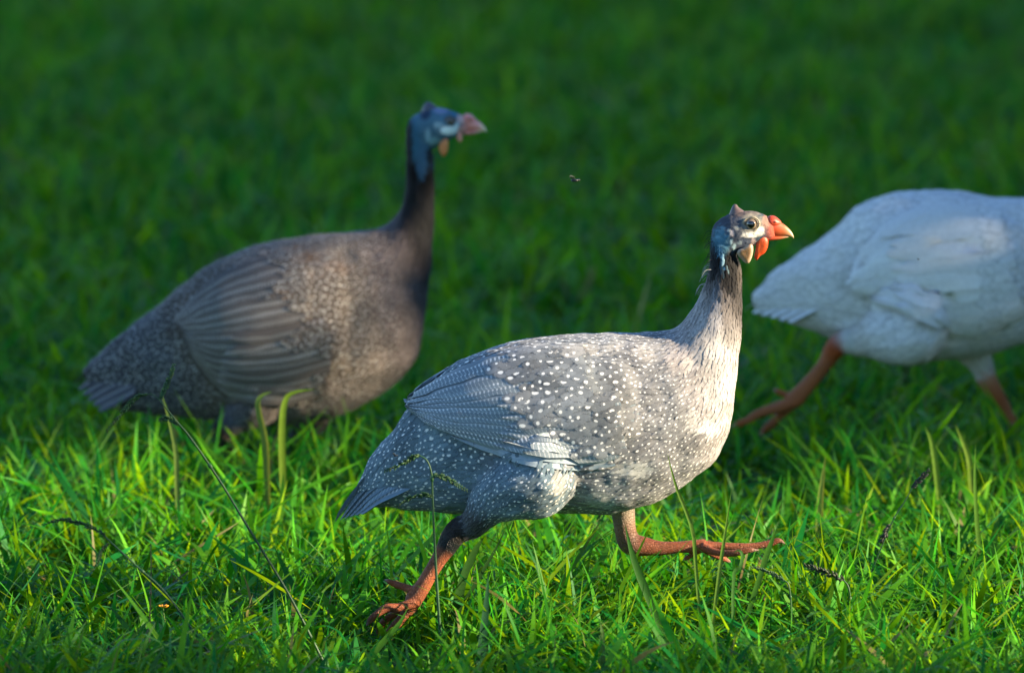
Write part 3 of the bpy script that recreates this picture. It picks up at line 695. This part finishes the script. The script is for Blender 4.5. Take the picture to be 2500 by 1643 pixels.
    b.make_plumage(150000, 0, (2.7, 1.75), .0007, 5, .09, skip, lambda u, v: np.interp(u, [1240, 1400, 1500, 1600], [.0088, .0082, .0064, .0050]))
    wat = [([(30, 28), (42, 40), (41, 60), (34, 74), (22, 82), (14, 92), (8, 82), (12, 62), (14, 44), (20, 32)], -.0065, .0035, (.46, .065, .008), (.48, .055, .015), .10),
           ([(-20, 62), (-10, 56), (2, 52), (6, 62), (4, 80), (-4, 98), (-14, 98), (-24, 88), (-34, 76), (-30, 66)], -.0150, .0034, (.20, .115, .05), (.38, .28, .20), .10)]
    b.head_parts((1833, 544), 1.0, 37, ((.42, .050, .018), (.42, .105, .032), (.46, .36, .20)), (.10, .068, .062), (.24, .21, .15), wat, eye_r=15)
    # loose hair feathers on the nape
    hb = MB()
    for k in range(46):
        v0 = rng.uniform(566, 715); u0 = np.interp(v0, [560, 650, 720], [1740, 1737, 1716]); dy = rng.normal(0, .005)
        ln = rng.uniform(14, 34); a = rng.uniform(2.2, 2.9); dark = v0 < 640
        P = [b.L(u0 + 4, v0, dy), b.L(u0 - ln * .4, v0 + ln * .1 * math.sin(a * 5), dy * 1.3), b.L(u0 - ln * .75, v0 + ln * .55, dy * 1.5)]
        P = spline(np.array(P), 6); c = (.012, .012, .014, 1) if dark else (.30, .29, .28, 1)
        hb.add(tube(P, np.linspace(.0003, .00012, 6), 4), c)
    tag(hb.build('nape_bristles', M['hair'], b.root), kind='stuff')
    return b

# ---------------- dark pearl guinea fowl standing in the shade behind
def left_bird():
    b = Bird('guinea_fowl', 10.22, 640, 'dark pearl-grey guinea fowl with slate neck and fine speckling, standing tall', 'guinea fowls crossing the lawn')
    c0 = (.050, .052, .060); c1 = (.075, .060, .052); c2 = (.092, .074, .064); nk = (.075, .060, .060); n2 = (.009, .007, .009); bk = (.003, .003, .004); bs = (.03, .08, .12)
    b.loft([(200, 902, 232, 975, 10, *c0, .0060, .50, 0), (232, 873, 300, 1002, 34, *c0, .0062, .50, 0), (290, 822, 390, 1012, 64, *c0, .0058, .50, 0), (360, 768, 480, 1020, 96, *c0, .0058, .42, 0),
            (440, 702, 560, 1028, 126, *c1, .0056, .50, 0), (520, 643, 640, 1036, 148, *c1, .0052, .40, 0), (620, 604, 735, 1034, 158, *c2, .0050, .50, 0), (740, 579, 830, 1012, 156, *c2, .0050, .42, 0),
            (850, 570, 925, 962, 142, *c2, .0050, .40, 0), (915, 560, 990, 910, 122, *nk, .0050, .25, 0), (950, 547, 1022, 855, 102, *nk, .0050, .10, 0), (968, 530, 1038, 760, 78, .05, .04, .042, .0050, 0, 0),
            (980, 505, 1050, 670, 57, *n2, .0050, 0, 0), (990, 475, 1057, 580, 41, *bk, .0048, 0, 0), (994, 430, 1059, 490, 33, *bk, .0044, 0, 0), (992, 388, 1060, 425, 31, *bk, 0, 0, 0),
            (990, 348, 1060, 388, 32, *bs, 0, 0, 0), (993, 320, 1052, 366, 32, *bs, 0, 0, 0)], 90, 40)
    S = (.045, .11, .16)
    b.loft([(991, 318, 994, 340, 8, *S, 0, 0, 0), (999, 293, 1012, 362, 26, *S, 0, 0, 0), (1028, 273, 1048, 366, 34, *S, 0, 0, 0), (1060, 263, 1080, 350, 35, *S, 0, 0, 0), (1095, 268, 1102, 340, 32, *S, 0, 0, 0),
            (1118, 277, 1120, 334, 24, *S, 0, 0, 0), (1136, 286, 1136, 328, 16, .4, .16, .13, 0, 0, 0), (1146, 293, 1146, 322, 8, .4, .16, .13, 0, 0, 0)], 30, 26, 2.0)
    lg = (.03, .016, .012)
    b.limb([(640, 950, -.04, 70, *c1, .0055, .3, 0), (620, 990, -.045, 58, *c1, .0055, .3, 0), (570, 1026, -.048, 34, *c0, .005, .1, 0), (538, 1056, -.05, 24, *HOCK, 0, 0, 1), (560, 1110, -.05, 17, *lg, 0, 0, 1), (590, 1180, -.05, 18, *lg, 0, 0, 1)])
    for dv, dy in ((1188, -.075), (1192, -.05), (1186, -.026)):
        toe(b, [(590, 1180, -.05), (625, dv, dy * .8 - .01), (655, dv + 4, dy), (690, dv + 6, dy)], 12, lg)
    toe(b, [(590, 1180, -.05), (568, 1188, -.05), (550, 1194, -.05)], 9, lg)
    b.limb([(770, 960, .04, 66, *c1, .0055, .3, 0), (765, 1010, .045, 50, *c1, .0055, .3, 0), (735, 1060, .046, 26, *c0, .005, .1, 0), (722, 1086, .046, 22, *HOCK, 0, 0, 1), (750, 1130, .046, 16, *lg, 0, 0, 1), (775, 1168, .046, 17, *lg, 0, 0, 1)])
    for dv, dy in ((1178, .022), (1182, .046), (1176, .070)):
        toe(b, [(775, 1168, .046), (808, dv, dy * .8 + .01), (838, dv + 2, dy), (868, dv + 2, dy)], 12, lg)
    toe(b, [(775, 1168, .046), (755, 1176, .046), (738, 1182, .046)], 9, lg)
    br = (.13, .075, .045)
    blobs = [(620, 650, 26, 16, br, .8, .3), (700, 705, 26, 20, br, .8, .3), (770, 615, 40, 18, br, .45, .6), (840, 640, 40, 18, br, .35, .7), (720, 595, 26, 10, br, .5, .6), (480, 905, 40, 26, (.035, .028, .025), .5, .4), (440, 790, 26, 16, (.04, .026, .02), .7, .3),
             (830, 880, 60, 30, (.10, .075, .05), .4, 1), (1012, 345, 20, 60, (.016, .08, .13), .9, 1), (1030, 400, 16, 44, (.03, .085, .14), .9, 1), (994, 360, 18, 110, (.002, .002, .003), .95, 1), (1052, 380, 12, 22, (.006, .006, .008), .95, 1),
             (1095, 318, 26, 12, (.75, .85, .86), .95, 1), (1110, 310, 14, 16, (.55, .66, .68), .8, 1), (1070, 305, 14, 8, (.3, .42, .45), .7, 1), (1064, 345, 20, 12, (.16, .30, .35), .8, 1), (1046, 330, 8, 20, (.22, .36, .42), .7, 1), (1078, 270, 22, 9, (.16, .2, .32), .9, 1),
             (1040, 278, 18, 18, (.008, .02, .05), .9, 1), (1126, 290, 12, 14, (.55, .38, .34), .8, 1), (1125, 322, 10, 16, (.5, .24, .2), .8, 1)]
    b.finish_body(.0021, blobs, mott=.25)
    top = [(905, 600), (790, 592), (660, 618), (560, 655), (490, 705), (440, 765)]
    bot = [(905, 875), (800, 925), (690, 952), (590, 945), (520, 905), (452, 815)]
    b.groove = .0011
    rows = [(15, .06, .97, .26, 1.00, .96, 2.0, .0016, 12, 1.0, 1.0), (9, .55, .98, .18, .62, .74, 2.0, .0040, 8, 1.0, 1.15)]
    for side in (-1, 1):
        b.make_wing(top, bot, rows, side, .010, (.066, .053, .047), M['flight_dark'], (.85, 1.12))
    for i in range(-5, 6):
        f = abs(i) / 5; y0, y1 = i * .007, i * .008
        bu, bv, tu, tv = 330, 855 + 100 * f, 178 + 62 * f, 938 + 60 * f
        P = [b.L(bu, bv, y0), b.L(bu * .5 + tu * .5, bv * .5 + tv * .5 - 8 + 8 * f, (y0 + y1) / 2), b.L(tu, tv, y1)]
        b.strip('tail_feather', P, (.35, .55 if i <= 0 else -.55, .75 if i else .1), .022, M['flight_dark'], c0, .7, b.root)
    def skip(u, v, p, on_wing): return on_wing and u < (690 if v < 700 else 740 if v < 830 else 800) + 24 * math.sin(v * .06) + 12 * math.sin(v * .23)
    b.wing_dot = .5; b.rk = .82
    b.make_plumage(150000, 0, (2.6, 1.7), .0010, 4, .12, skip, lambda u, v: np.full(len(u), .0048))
    wat = [([(20, 34), (30, 38), (36, 48), (33, 60), (26, 64), (19, 54)], -.008, .003, (.60, .24, .18), (.62, .26, .18), .1),
           ([(-28, 62), (-12, 50), (-6, 66), (-9, 90), (-20, 104), (-30, 94), (-34, 76)], -.010, .004, (.62, .22, .07), (.60, .2, .07), .1)]
    k = .85
    cas = [(1024, 284, 1072, 270, 12), (1029, 270, 1066, 262, 10), (1034, 259, 1060, 256, 8), (1039, 252, 1052, 251, 5), (1043, 249, 1048, 249, 1.5)]
    b.head_parts((1098, 294), k, 32, ((.62, .20, .17), (.68, .26, .22), (.72, .62, .40)), (.05, .05, .075), (.05, .07, .08), wat, casque=cas, rot=-.03, eye_r=13)
    return b

# ---------------- white guinea fowl running out of the picture on the right
def white_bird():
    b = Bird('guinea_fowl', 10.30, 2300, 'plain white guinea fowl with orange legs running, its trailing foot kicked back', 'guinea fowls crossing the lawn')
    wc = (.50, .515, .515); wd = (.42, .42, .39); dk = (.04, .04, .045)
    b.loft([(1835, 718, 1848, 766, 12, *wc, .0090, 0, 0), (1896, 659, 1925, 785, 46, *wc, .0095, 0, 0), (1961, 614, 2005, 815, 82, *wc, .010, 0, 0), (2025, 569, 2085, 840, 112, *wc, .010, 0, 0),
            (2091, 508, 2175, 862, 140, *wc, .010, 0, 0), (2157, 478, 2255, 874, 158, *wc, .010, 0, 0), (2243, 468, 2350, 872, 166, *wc, .010, 0, 0), (2317, 465, 2440, 856, 162, *wc, .010, 0, 0),
            (2400, 479, 2510, 830, 152, *wc, .009, 0, 0), (2480, 485, 2590, 785, 135, *wc, .008, 0, 0), (2545, 480, 2650, 730, 112, *wc, .008, 0, 0), (2590, 460, 2690, 650, 85, *wc, .007, 0, 0),
            (2622, 420, 2710, 560, 60, *wc, .007, 0, 0), (2640, 370, 2718, 450, 43, *wd, .006, 0, 0), (2646, 320, 2718, 370, 36, *wd, .005, 0, 0), (2648, 285, 2714, 320, 34, .3, .36, .42, 0, 0, 0)], 84, 40)
    eu, ev, k = 2738, 262, .88
    S = (.45, .52, .58)
    hd = [(-97, 31, -93, 56, 8), (-90, 5, -83, 84, 28), (-65, -15, -55, 88, 38), (-33, -27, -25, 74, 41), (7, -28, 5, 58, 37), (33, -19, 29, 48, 28), (51, -7, 51, 41, 19), (60, 2, 60, 34, 9)]
    b.loft([(eu + k * a, ev + k * c, eu + k * d, ev + k * e, f * k, *S, 0, 0, 0) for (a, c, d, e, f) in hd], 30, 26, 2.0)
    lo = (.27, .080, .020)
    b.limb([(2190, 770, -.050, 96, *wc, .010, 0, 0), (2235, 800, -.070, 90, *wc, .010, 0, 0), (2170, 815, -.068, 78, *wc, .010, 0, 0), (2110, 830, -.055, 44, *wd, .008, 0, 0), (2064, 836, -.055, 30, *wd, 0, 0, 0), (2042, 846, -.055, 27, .28, .07, .03, 0, 0, 1),
            (2012, 892, -.055, 19, *lo, 0, 0, 1), (1976, 936, -.055, 19, *lo, 0, 0, 1), (1936, 980, -.055, 23, *lo, 0, 0, 1)])
    toe(b, [(1936, 972, -.05), (1915, 962, -.05), (1898, 955, -.05), (1884, 950, -.05)], 12, lo)
    toe(b, [(1936, 980, -.06), (1895, 998, -.066), (1855, 1008, -.07), (1825, 1026, -.072), (1800, 1036, -.072), (1782, 1044, -.072)], 15, lo)
    toe(b, [(1936, 984, -.055), (1908, 1010, -.055), (1884, 1034, -.054), (1866, 1050, -.053), (1852, 1066, -.053)], 15, lo)
    toe(b, [(1934, 980, -.048), (1893, 990, -.036), (1860, 1004, -.030), (1838, 1022, -.026)], 13, lo)
    b.limb([(2360, 790, .035, 70, *wc, .010, 0, 0), (2372, 845, .04, 50, *wd, .008, 0, 0), (2396, 895, .042, 28, *wd, .006, 0, 0), (2410, 926, .042, 25, .36, .18, .10, 0, 0, 1), (2432, 962, .042, 20, *lo, 0, 0, 1), (2456, 1000, .042, 17, *lo, 0, 0, 1)])
    toe(b, [(2454, 998, .042), (2464, 1014, .036), (2470, 1030, .032), (2470, 1046, .030)], 13, lo)
    toe(b, [(2454, 998, .042), (2470, 1016, .042), (2480, 1036, .043), (2484, 1056, .044)], 13, lo)
    toe(b, [(2454, 998, .042), (2462, 1014, .050), (2464, 1032, .056), (2460, 1050, .06)], 12, lo)
    toe(b, [(2450, 996, .042), (2440, 1010, .042), (2434, 1022, .042)], 9, lo)
    b.finish_body(.0023, [], mott=.06, lump=.003)
    top = [(2560, 520), (2430, 500), (2300, 492), (2200, 512), (2130, 560), (2090, 620), (2078, 660)]
    bot = [(2560, 700), (2480, 752), (2390, 780), (2290, 768), (2200, 742), (2130, 715), (2086, 690)]
    rows = [(11, .10, .96, .26, 1.02, .98, 2.0, .0014, 12, 0.0, 1.0), (9, .15, .95, .18, .60, .68, 2.0, .0038, 8, 0.0, 1.0)]
    for side in (-1, 1):
        b.make_wing(top, bot, rows, side, .020, (.52, .535, .535), M['flight_white'], (.88, 1.06))
    for i in range(-5, 6):
        f = abs(i) / 5; y0, y1 = i * .0075, i * .0065
        bu, bv, tu, tv = 2000 + 30 * f, 660 + 70 * f, 1815 + 108 * f, 760 + 22 * f
        P = [b.L(bu, bv, y0), b.L(bu * .5 + tu * .5, bv * .5 + tv * .5 - 10 + 6 * f, (y0 + y1) / 2), b.L(tu, tv, y1)]
        b.strip('tail_feather', P, (.35, .55 if i <= 0 else -.55, .75 if i else .1), .024, M['flight_white'], (.53, .55, .55), 0, b.root)
    def skip(u, v, p, on_wing): return on_wing and u < 2400
    b.wing_dot = 0.0
    b.make_plumage(40000, 0, (2.6, 1.7), .0007, 4, .02, skip, lambda u, v: np.full(len(u), .0095))
    wat = [([(30, 28), (42, 40), (41, 60), (34, 74), (22, 82), (14, 92), (8, 82), (12, 62), (14, 44), (20, 32)], -.0065, .0035, (.46, .065, .008), (.48, .055, .015), .10),
           ([(-20, 62), (-10, 56), (2, 52), (6, 62), (4, 80), (-4, 98), (-14, 98), (-24, 88), (-34, 76), (-30, 66)], -.015, .0034, (.62, .13, .02), (.66, .1, .035), .10)]
    b.head_parts((eu, ev), k, 37, ((.42, .050, .018), (.42, .105, .032), (.46, .36, .20)), (.45, .33, .26), (.5, .48, .44), wat)
    return b
front_bird(); left_bird(); white_bird()

# ------------------------------------------------------------------ single grass plants that stand out
def stalk(name, label, Y, stem, spikes, r=(.0016, .0007), colr=(.012, .055, .015), scol=(.020, .058, .016), leaf=None):
    pts = [px2w(u, v, Y) for (u, v) in stem]
    if pts[0][2] > 0.002:
        d = pts[0] - pts[1]; k = -pts[0][2] / d[2] if d[2] < -1e-6 else 0
        pts = [pts[0] + d * k if k and abs(k) < 12 else np.array([pts[0][0], Y, 0])] + pts
    else: pts[0][2] = 0
    base = pts[0].copy(); base[2] = 0
    o = tag(empty(name, tuple(base)), label, 'grass stalk', 'seeding grass stalks in the lawn')
    P = spline(np.array(pts) - base, len(pts) * 6); n = len(P)
    MB().add(tube(P, np.linspace(r[0], r[1], n) * 1.0, 8), (*colr, 1)).build('stem', M['stem'], o)
    # a sheath knot part way up
    kn = P[int(n * .62)]; MB().add(ellipsoid(kn, (r[0] * 1.25, r[0] * 1.25, r[0] * 2.2), 8, 6, axis=P[int(n * .62) + 1] - kn), (colr[0] * 1.5, colr[1] * 1.3, colr[2] * 1.4, 1)).build('node', M['stem'], o)
    for sp_ in spikes:
        S_ = spline(np.array([px2w(u, v, Y) for (u, v) in sp_['p']]) - base, 40)
        m = MB(); m.add(tube(S_, np.linspace(.0006, .0003, 40), 5), (*colr, 1))
        ln = np.linalg.norm(np.diff(S_, axis=0), axis=1).sum(); f0 = sp_.get('f0', 0.0)
        cnt = int(ln * (1 - f0) / .0011); wid = sp_.get('w', .0016) * 1.45
        for k in range(cnt):
            f = f0 + (1 - f0) * (k + .5) / cnt; x = f * 39; i = min(int(x), 38); p = S_[i] * (1 - x + i) + S_[i + 1] * (x - i)
            t = S_[i + 1] - S_[i]; t /= np.linalg.norm(t)
            a = (k % 2) * math.pi + rng.normal(0, .6) + .6; s1 = np.cross(t, [0, 1, 0]); s1 /= np.linalg.norm(s1); s2 = np.cross(s1, t)
            out = s1 * math.cos(a) + s2 * math.sin(a); env = .55 + .45 * math.sin(math.pi * min(1, (f - f0) / (1 - f0) * .9 + .1))
            ax = t * .8 + out * .7; ax /= np.linalg.norm(ax); cv = rng.uniform(.6, 1.5)
            m.add(ellipsoid(p + out * wid * .6 * env, (wid * .42 * env, wid * .42 * env, wid * .85 * env), 5, 4, axis=ax), (scol[0] * cv, scol[1] * cv, scol[2] * cv, 1))
        m.build('seed_spike', M['spike'], o)
    return o
stalk('grass_stalk', 'long leaning grass stalk with three seed spikes crossing the dark fowl’s tail', 8.74,
      [(806, 1648), (709, 1458), (608, 1291), (537, 1174), (466, 1070), (430, 1027), (390, 977)],
      [dict(p=[(392, 974), (404, 945), (416, 915), (425, 888)], w=.0021), dict(p=[(390, 977), (372, 963), (350, 964), (325, 977), (295, 1012), (259, 1054)], f0=.32, w=.002), dict(p=[(434, 1037), (418, 1024), (402, 1021), (387, 1028)], w=.0021)], (.0018, .0007))
stalk('grass_stalk', 'arching grass stalk with a drooping seed spike and a short one hanging below', 8.70,
      [(552, 1640), (496, 1575), (405, 1448), (334, 1382), (268, 1321), (243, 1298)],
      [dict(p=[(268, 1321), (243, 1297), (192, 1276), (151, 1269), (103, 1282)], f0=.12, w=.0019), dict(p=[(266, 1325), (250, 1342), (241, 1366), (225, 1395)], w=.0017)], (.0016, .0008))
stalk('grass_stalk', 'thin upright grass stalk with three seed spikes in front of the pale fowl’s rump', 8.80,
      [(1081, 1645), (1070, 1477), (1063, 1362), (1056, 1214), (1054, 1160), (1043, 1125), (1022, 1110)],
      [dict(p=[(1022, 1110), (1008, 1116), (975, 1136), (937, 1151)], w=.0022), dict(p=[(1054, 1160), (1075, 1162), (1105, 1176), (1142, 1199)], w=.0021), dict(p=[(1055, 1213), (1035, 1207), (1000, 1216), (968, 1235)], w=.0020)], (.0018, .0006))
stalk('grass_stalk', 'slender grass stalk bearing two blackish seed spikes behind the outstretched foot', 9.15,
      [(2112, 1444), (2132, 1386), (2178, 1275), (2210, 1222), (2228, 1190)],
      [dict(p=[(2227, 1191), (2242, 1174), (2256, 1160), (2270, 1146)], w=.0022), dict(p=[(2174, 1280), (2165, 1295), (2156, 1312), (2149, 1326)], w=.0026)], (.0010, .0006), scol=(.012, .014, .012))
stalk('grass_stalk', 'low grass stalk with one thick dark spike lying over blades by the outstretched toes', 8.86,
      [(2075, 1560), (2078, 1490), (2072, 1435), (2058, 1414)], [dict(p=[(2060, 1415), (2030, 1402), (1998, 1391), (1962, 1378)], w=.0027)], (.0012, .0008), scol=(.018, .028, .012))
stalk('grass_stalk', 'low grass stalk with a thin green spike below the outstretched toes', 8.84,
      [(1930, 1570), (1932, 1490), (1926, 1430), (1914, 1416)], [dict(p=[(1914, 1416), (1890, 1402), (1862, 1391), (1832, 1384)], w=.0016)], (.0011, .0008), scol=(.03, .07, .03))
stalk('grass_stalk', 'short grass stalk with a single blunt spike among the low blades under the arching stalk', 8.68,
      [(236, 1640), (246, 1612), (253, 1600)], [dict(p=[(253, 1600), (270, 1578), (290, 1560), (309, 1545)], w=.0018)], (.0010, .0008), scol=(.03, .05, .022))
stalk('grass_stalk', 'fine bare brownish grass stem rising straight beside the arching stalk', 8.76,
      [(363, 1640), (366, 1500), (369, 1400), (368, 1330)], [], (.0011, .0005), colr=(.06, .055, .02))

def blade(label, Y, path, wid, colr, face=0.0):
    """one broad blade; path in photo pixels from base to tip"""
    pts = [px2w(*p[:2], Y + (p[2] if len(p) > 2 else 0)) for p in path]
    if pts[0][2] > .002:
        d = pts[0] - pts[1]; k = pts[0][2] / max(-d[2], 1e-6)
        pts = [pts[0] + d * k if k < 6 else np.array([pts[0][0], pts[0][1], 0.0])] + pts
    base = pts[0].copy(); base[2] = 0
    P = spline(np.array(pts) - base, 14); V, U, C, n = [], [], [], 14
    for i in range(n):
        t = P[min(i + 1, n - 1)] - P[max(i - 1, 0)]; t /= np.linalg.norm(t)
        view = np.array([math.sin(face), -math.cos(face), 0]); s1 = np.cross(t, view); s1 /= np.linalg.norm(s1) + 1e-9; nn = np.cross(s1, t)
        f = i / (n - 1); wv = wid * .5 * (.7 + .3 * min(1, f * 4)) * max(.02, (1 - max(0, (f - .35) / .65) ** 1.9))
        for j in range(3):
            x = j - 1; V.append(P[i] + s1 * wv * x + nn * (abs(x) * wv * .35)); U.append((j / 2, f, .7)); C.append((*(np.array(colr) * (.9 + .2 * f)), 1))
    o = mesh_obj('grass_shoot', V, grid_faces(n, 3), M['grass'], C=C, UV=U); o.location = tuple(base)
    tag(o, label, 'grass blade', 'broad grass blades that stand out')
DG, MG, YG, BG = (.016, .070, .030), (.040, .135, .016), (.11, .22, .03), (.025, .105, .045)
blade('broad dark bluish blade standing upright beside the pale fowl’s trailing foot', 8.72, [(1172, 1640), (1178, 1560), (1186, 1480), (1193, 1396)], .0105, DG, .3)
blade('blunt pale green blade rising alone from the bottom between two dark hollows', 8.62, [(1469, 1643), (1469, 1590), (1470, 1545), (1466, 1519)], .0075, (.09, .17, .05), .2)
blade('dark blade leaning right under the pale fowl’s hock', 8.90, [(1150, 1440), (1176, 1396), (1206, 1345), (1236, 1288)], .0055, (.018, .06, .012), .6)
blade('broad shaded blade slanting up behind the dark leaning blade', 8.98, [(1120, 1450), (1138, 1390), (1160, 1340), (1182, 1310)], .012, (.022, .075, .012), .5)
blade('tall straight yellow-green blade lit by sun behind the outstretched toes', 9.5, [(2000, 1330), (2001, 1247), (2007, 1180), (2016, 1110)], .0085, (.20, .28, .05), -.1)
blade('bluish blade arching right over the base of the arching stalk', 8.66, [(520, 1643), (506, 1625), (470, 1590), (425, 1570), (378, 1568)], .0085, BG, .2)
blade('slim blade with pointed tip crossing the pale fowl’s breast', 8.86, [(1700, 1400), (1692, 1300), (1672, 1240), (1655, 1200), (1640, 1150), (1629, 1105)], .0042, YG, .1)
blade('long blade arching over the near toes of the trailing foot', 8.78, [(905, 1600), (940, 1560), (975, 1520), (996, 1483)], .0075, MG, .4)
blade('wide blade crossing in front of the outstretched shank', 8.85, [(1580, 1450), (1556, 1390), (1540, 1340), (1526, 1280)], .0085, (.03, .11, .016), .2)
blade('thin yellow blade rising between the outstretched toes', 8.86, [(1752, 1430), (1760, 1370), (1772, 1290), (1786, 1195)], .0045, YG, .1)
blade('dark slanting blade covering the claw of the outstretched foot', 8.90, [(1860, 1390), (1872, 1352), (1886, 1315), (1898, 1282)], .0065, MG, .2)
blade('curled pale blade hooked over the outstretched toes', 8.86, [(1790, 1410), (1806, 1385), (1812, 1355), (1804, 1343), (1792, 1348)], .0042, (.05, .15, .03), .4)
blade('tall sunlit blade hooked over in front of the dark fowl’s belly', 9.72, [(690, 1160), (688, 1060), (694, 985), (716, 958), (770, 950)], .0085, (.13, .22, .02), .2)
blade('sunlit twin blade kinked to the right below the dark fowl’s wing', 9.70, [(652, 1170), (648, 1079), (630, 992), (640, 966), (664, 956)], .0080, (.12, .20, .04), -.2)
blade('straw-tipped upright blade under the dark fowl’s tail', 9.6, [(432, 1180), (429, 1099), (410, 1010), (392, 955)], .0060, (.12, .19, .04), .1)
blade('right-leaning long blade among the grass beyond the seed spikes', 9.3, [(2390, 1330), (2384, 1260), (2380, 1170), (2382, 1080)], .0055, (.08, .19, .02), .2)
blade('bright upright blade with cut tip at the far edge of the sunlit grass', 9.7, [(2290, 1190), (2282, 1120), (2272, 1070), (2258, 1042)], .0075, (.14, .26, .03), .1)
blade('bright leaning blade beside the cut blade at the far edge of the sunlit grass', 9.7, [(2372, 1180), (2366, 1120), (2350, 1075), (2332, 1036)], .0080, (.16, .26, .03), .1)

# little orange flower head in the grass
def flower():
    c = px2w(398, 1482, 8.95); base = np.array([c[0], c[1], 0]); o = tag(empty('flower', tuple(base)), 'tiny orange-yellow flower low in the grass by the arching stalk', 'flower')
    MB().add(tube([(0, 0, 0), (.002, 0, c[2] * .6), (0, 0, c[2])], [.0007, .0006, .0005], 6), (.05, .12, .02, 1)).build('stem', M['stem'], o)
    for k in range(7):
        a = k * 2 * math.pi / 7; d = np.array([math.cos(a), math.sin(a) * .6, .35]); e = ellipsoid(np.array([0, 0, c[2]]) + d * .0032, (.0013, .0007, .0032), 6, 5, axis=d)
        MB().add(e, (.75, .30, .02, 1)).build('petal', M['petal'], o)
flower()

def insect(label, u, v, Y, s_, c, lit):
    p = px2w(u, v, Y); o = tag(empty('flying_insect', tuple(p)), label, 'insect', 'insects in the air')
    MB().add(ellipsoid((0, 0, 0), (s_ * .5, s_ * .22, s_ * .22), 10, 8), (*c, 1)).add(ellipsoid((s_ * .55, 0, .05 * s_), (s_ * .17, s_ * .17, s_ * .17), 8, 6), (*c, 1)).build('body', M['insect'], o)
    for sd_ in (-1, 1):
        V = [(.1 * s_, sd_ * .1 * s_, .12 * s_), (-.1 * s_, sd_ * .45 * s_, .5 * s_), (-.55 * s_, sd_ * .6 * s_, .62 * s_), (-.7 * s_, sd_ * .42 * s_, .45 * s_), (-.3 * s_, sd_ * .15 * s_, .2 * s_)]
        V2 = [(x, y, z + .004 * s_ + .00005) for (x, y, z) in V]
        Fc = [(0, 1, 2, 3, 4), (9, 8, 7, 6, 5)] + [(i, (i + 1) % 5 + 0, (i + 1) % 5 + 5, i + 5) for i in range(5)]
        mesh_obj('wing', V + V2, Fc, M['insect'], o, C=[(*lit, 1)] * 10, smooth=False)
insect('dark fly hovering over the blurred lawn between two fowl heads', 1403, 441, 9.3, .0085, (.006, .006, .006), (.10, .11, .07))
insect('tiny gnat hovering in front of the pale fowl’s rump', 965, 1112, 8.82, .0042, (.01, .01, .01), (.06, .06, .05))
insect('minute gnat hovering in front of the white fowl’s wing', 2242, 634, 9.3, .0022, (.01, .01, .01), (.06, .06, .05))

# ------------------------------------------------------------------ unseen shrubs, added so that their shade leaves one sunlit strip
def shrub(x, y, h, rx, ry, nleaf, z0=0.0):
    o = tag(empty('shade_shrub', (x, y, 0)), 'tall dense leafy shrub out of view, added to shade the lawn', 'shrub', 'unseen shrubs added to shade the lawn')
    tr = MB(); tr.add(tube([(0, 0, 0), (.05, .03, h * .3), (-.04, .05, h * .6), (0, 0, h * .9)], [.10, .08, .05, .02], 10), (.10, .075, .05, 1))
    for k in range(9):
        a = k * 2.4; z = h * (.12 + .08 * k); tr.add(tube([(0, 0, z), (rx * .35 * math.cos(a), ry * .35 * math.sin(a), z + h * .08), (rx * .75 * math.cos(a), ry * .75 * math.sin(a), z + h * .13)], [.035, .025, .01], 6), (.10, .075, .05, 1))
    tr.build('trunk', M['bark'], o)
    n = nleaf; th = rng.uniform(0, 2 * math.pi, n); zz = rng.random(n); rr = rng.random(n) ** .55
    lump = 1 + .10 * np.sin(th * 5 + zz * 9) + .07 * np.sin(th * 9 - zz * 14)
    prof = np.sqrt(np.clip(1 - ((zz - .42) / .60) ** 2, .02, 1))
    P = np.stack([rx * rr * lump * prof * np.cos(th), ry * rr * lump * prof * np.sin(th), z0 + zz * (h - z0)], 1)
    d = rng.normal(0, 1, (n, 3)); d[:, 2] -= .4; d /= np.linalg.norm(d, axis=1)[:, None]; e = np.cross(d, rng.normal(0, 1, (n, 3))); e /= np.linalg.norm(e, axis=1)[:, None]
    L_ = rng.uniform(.11, .18, (n, 1)); V = np.stack([P, P + d * L_ * .5 + e * L_ * .30, P + d * L_, P + d * L_ * .5 - e * L_ * .30], 1).reshape(-1, 3)
    c = np.array([.03, .075, .018]) * rng.uniform(.7, 1.4, (n, 1)); C = np.ones((n, 4, 4)); C[:, :, :3] = c[:, None]
    mesh_obj('crown', V, np.arange(4 * n).reshape(-1, 4), M['leaf'], o, C=C.reshape(-1, 4), smooth=False)
def sunline(x0, y0, X):      # where the sun ray through (x0, y0) crosses x = X
    return y0 + (X - x0) * math.tan(R(SUN_AZ))
XS = 7.0
lo_edge, hi_edge = sunline(0, 8.905, XS), sunline(0, 9.77, XS)
shrub(XS, lo_edge - 1.8, 4.4, 1.5, 1.5, 24000)
shrub(XS + .3, lo_edge - 4.4, 4.2, 1.6, 1.6, 20000)
for i in range(5):
    shrub(XS + (.15 if i % 2 else -.1), hi_edge + 1.8 + i * 2.35, 4.6 + .3 * (i % 3), 1.5, 1.5, 24000)
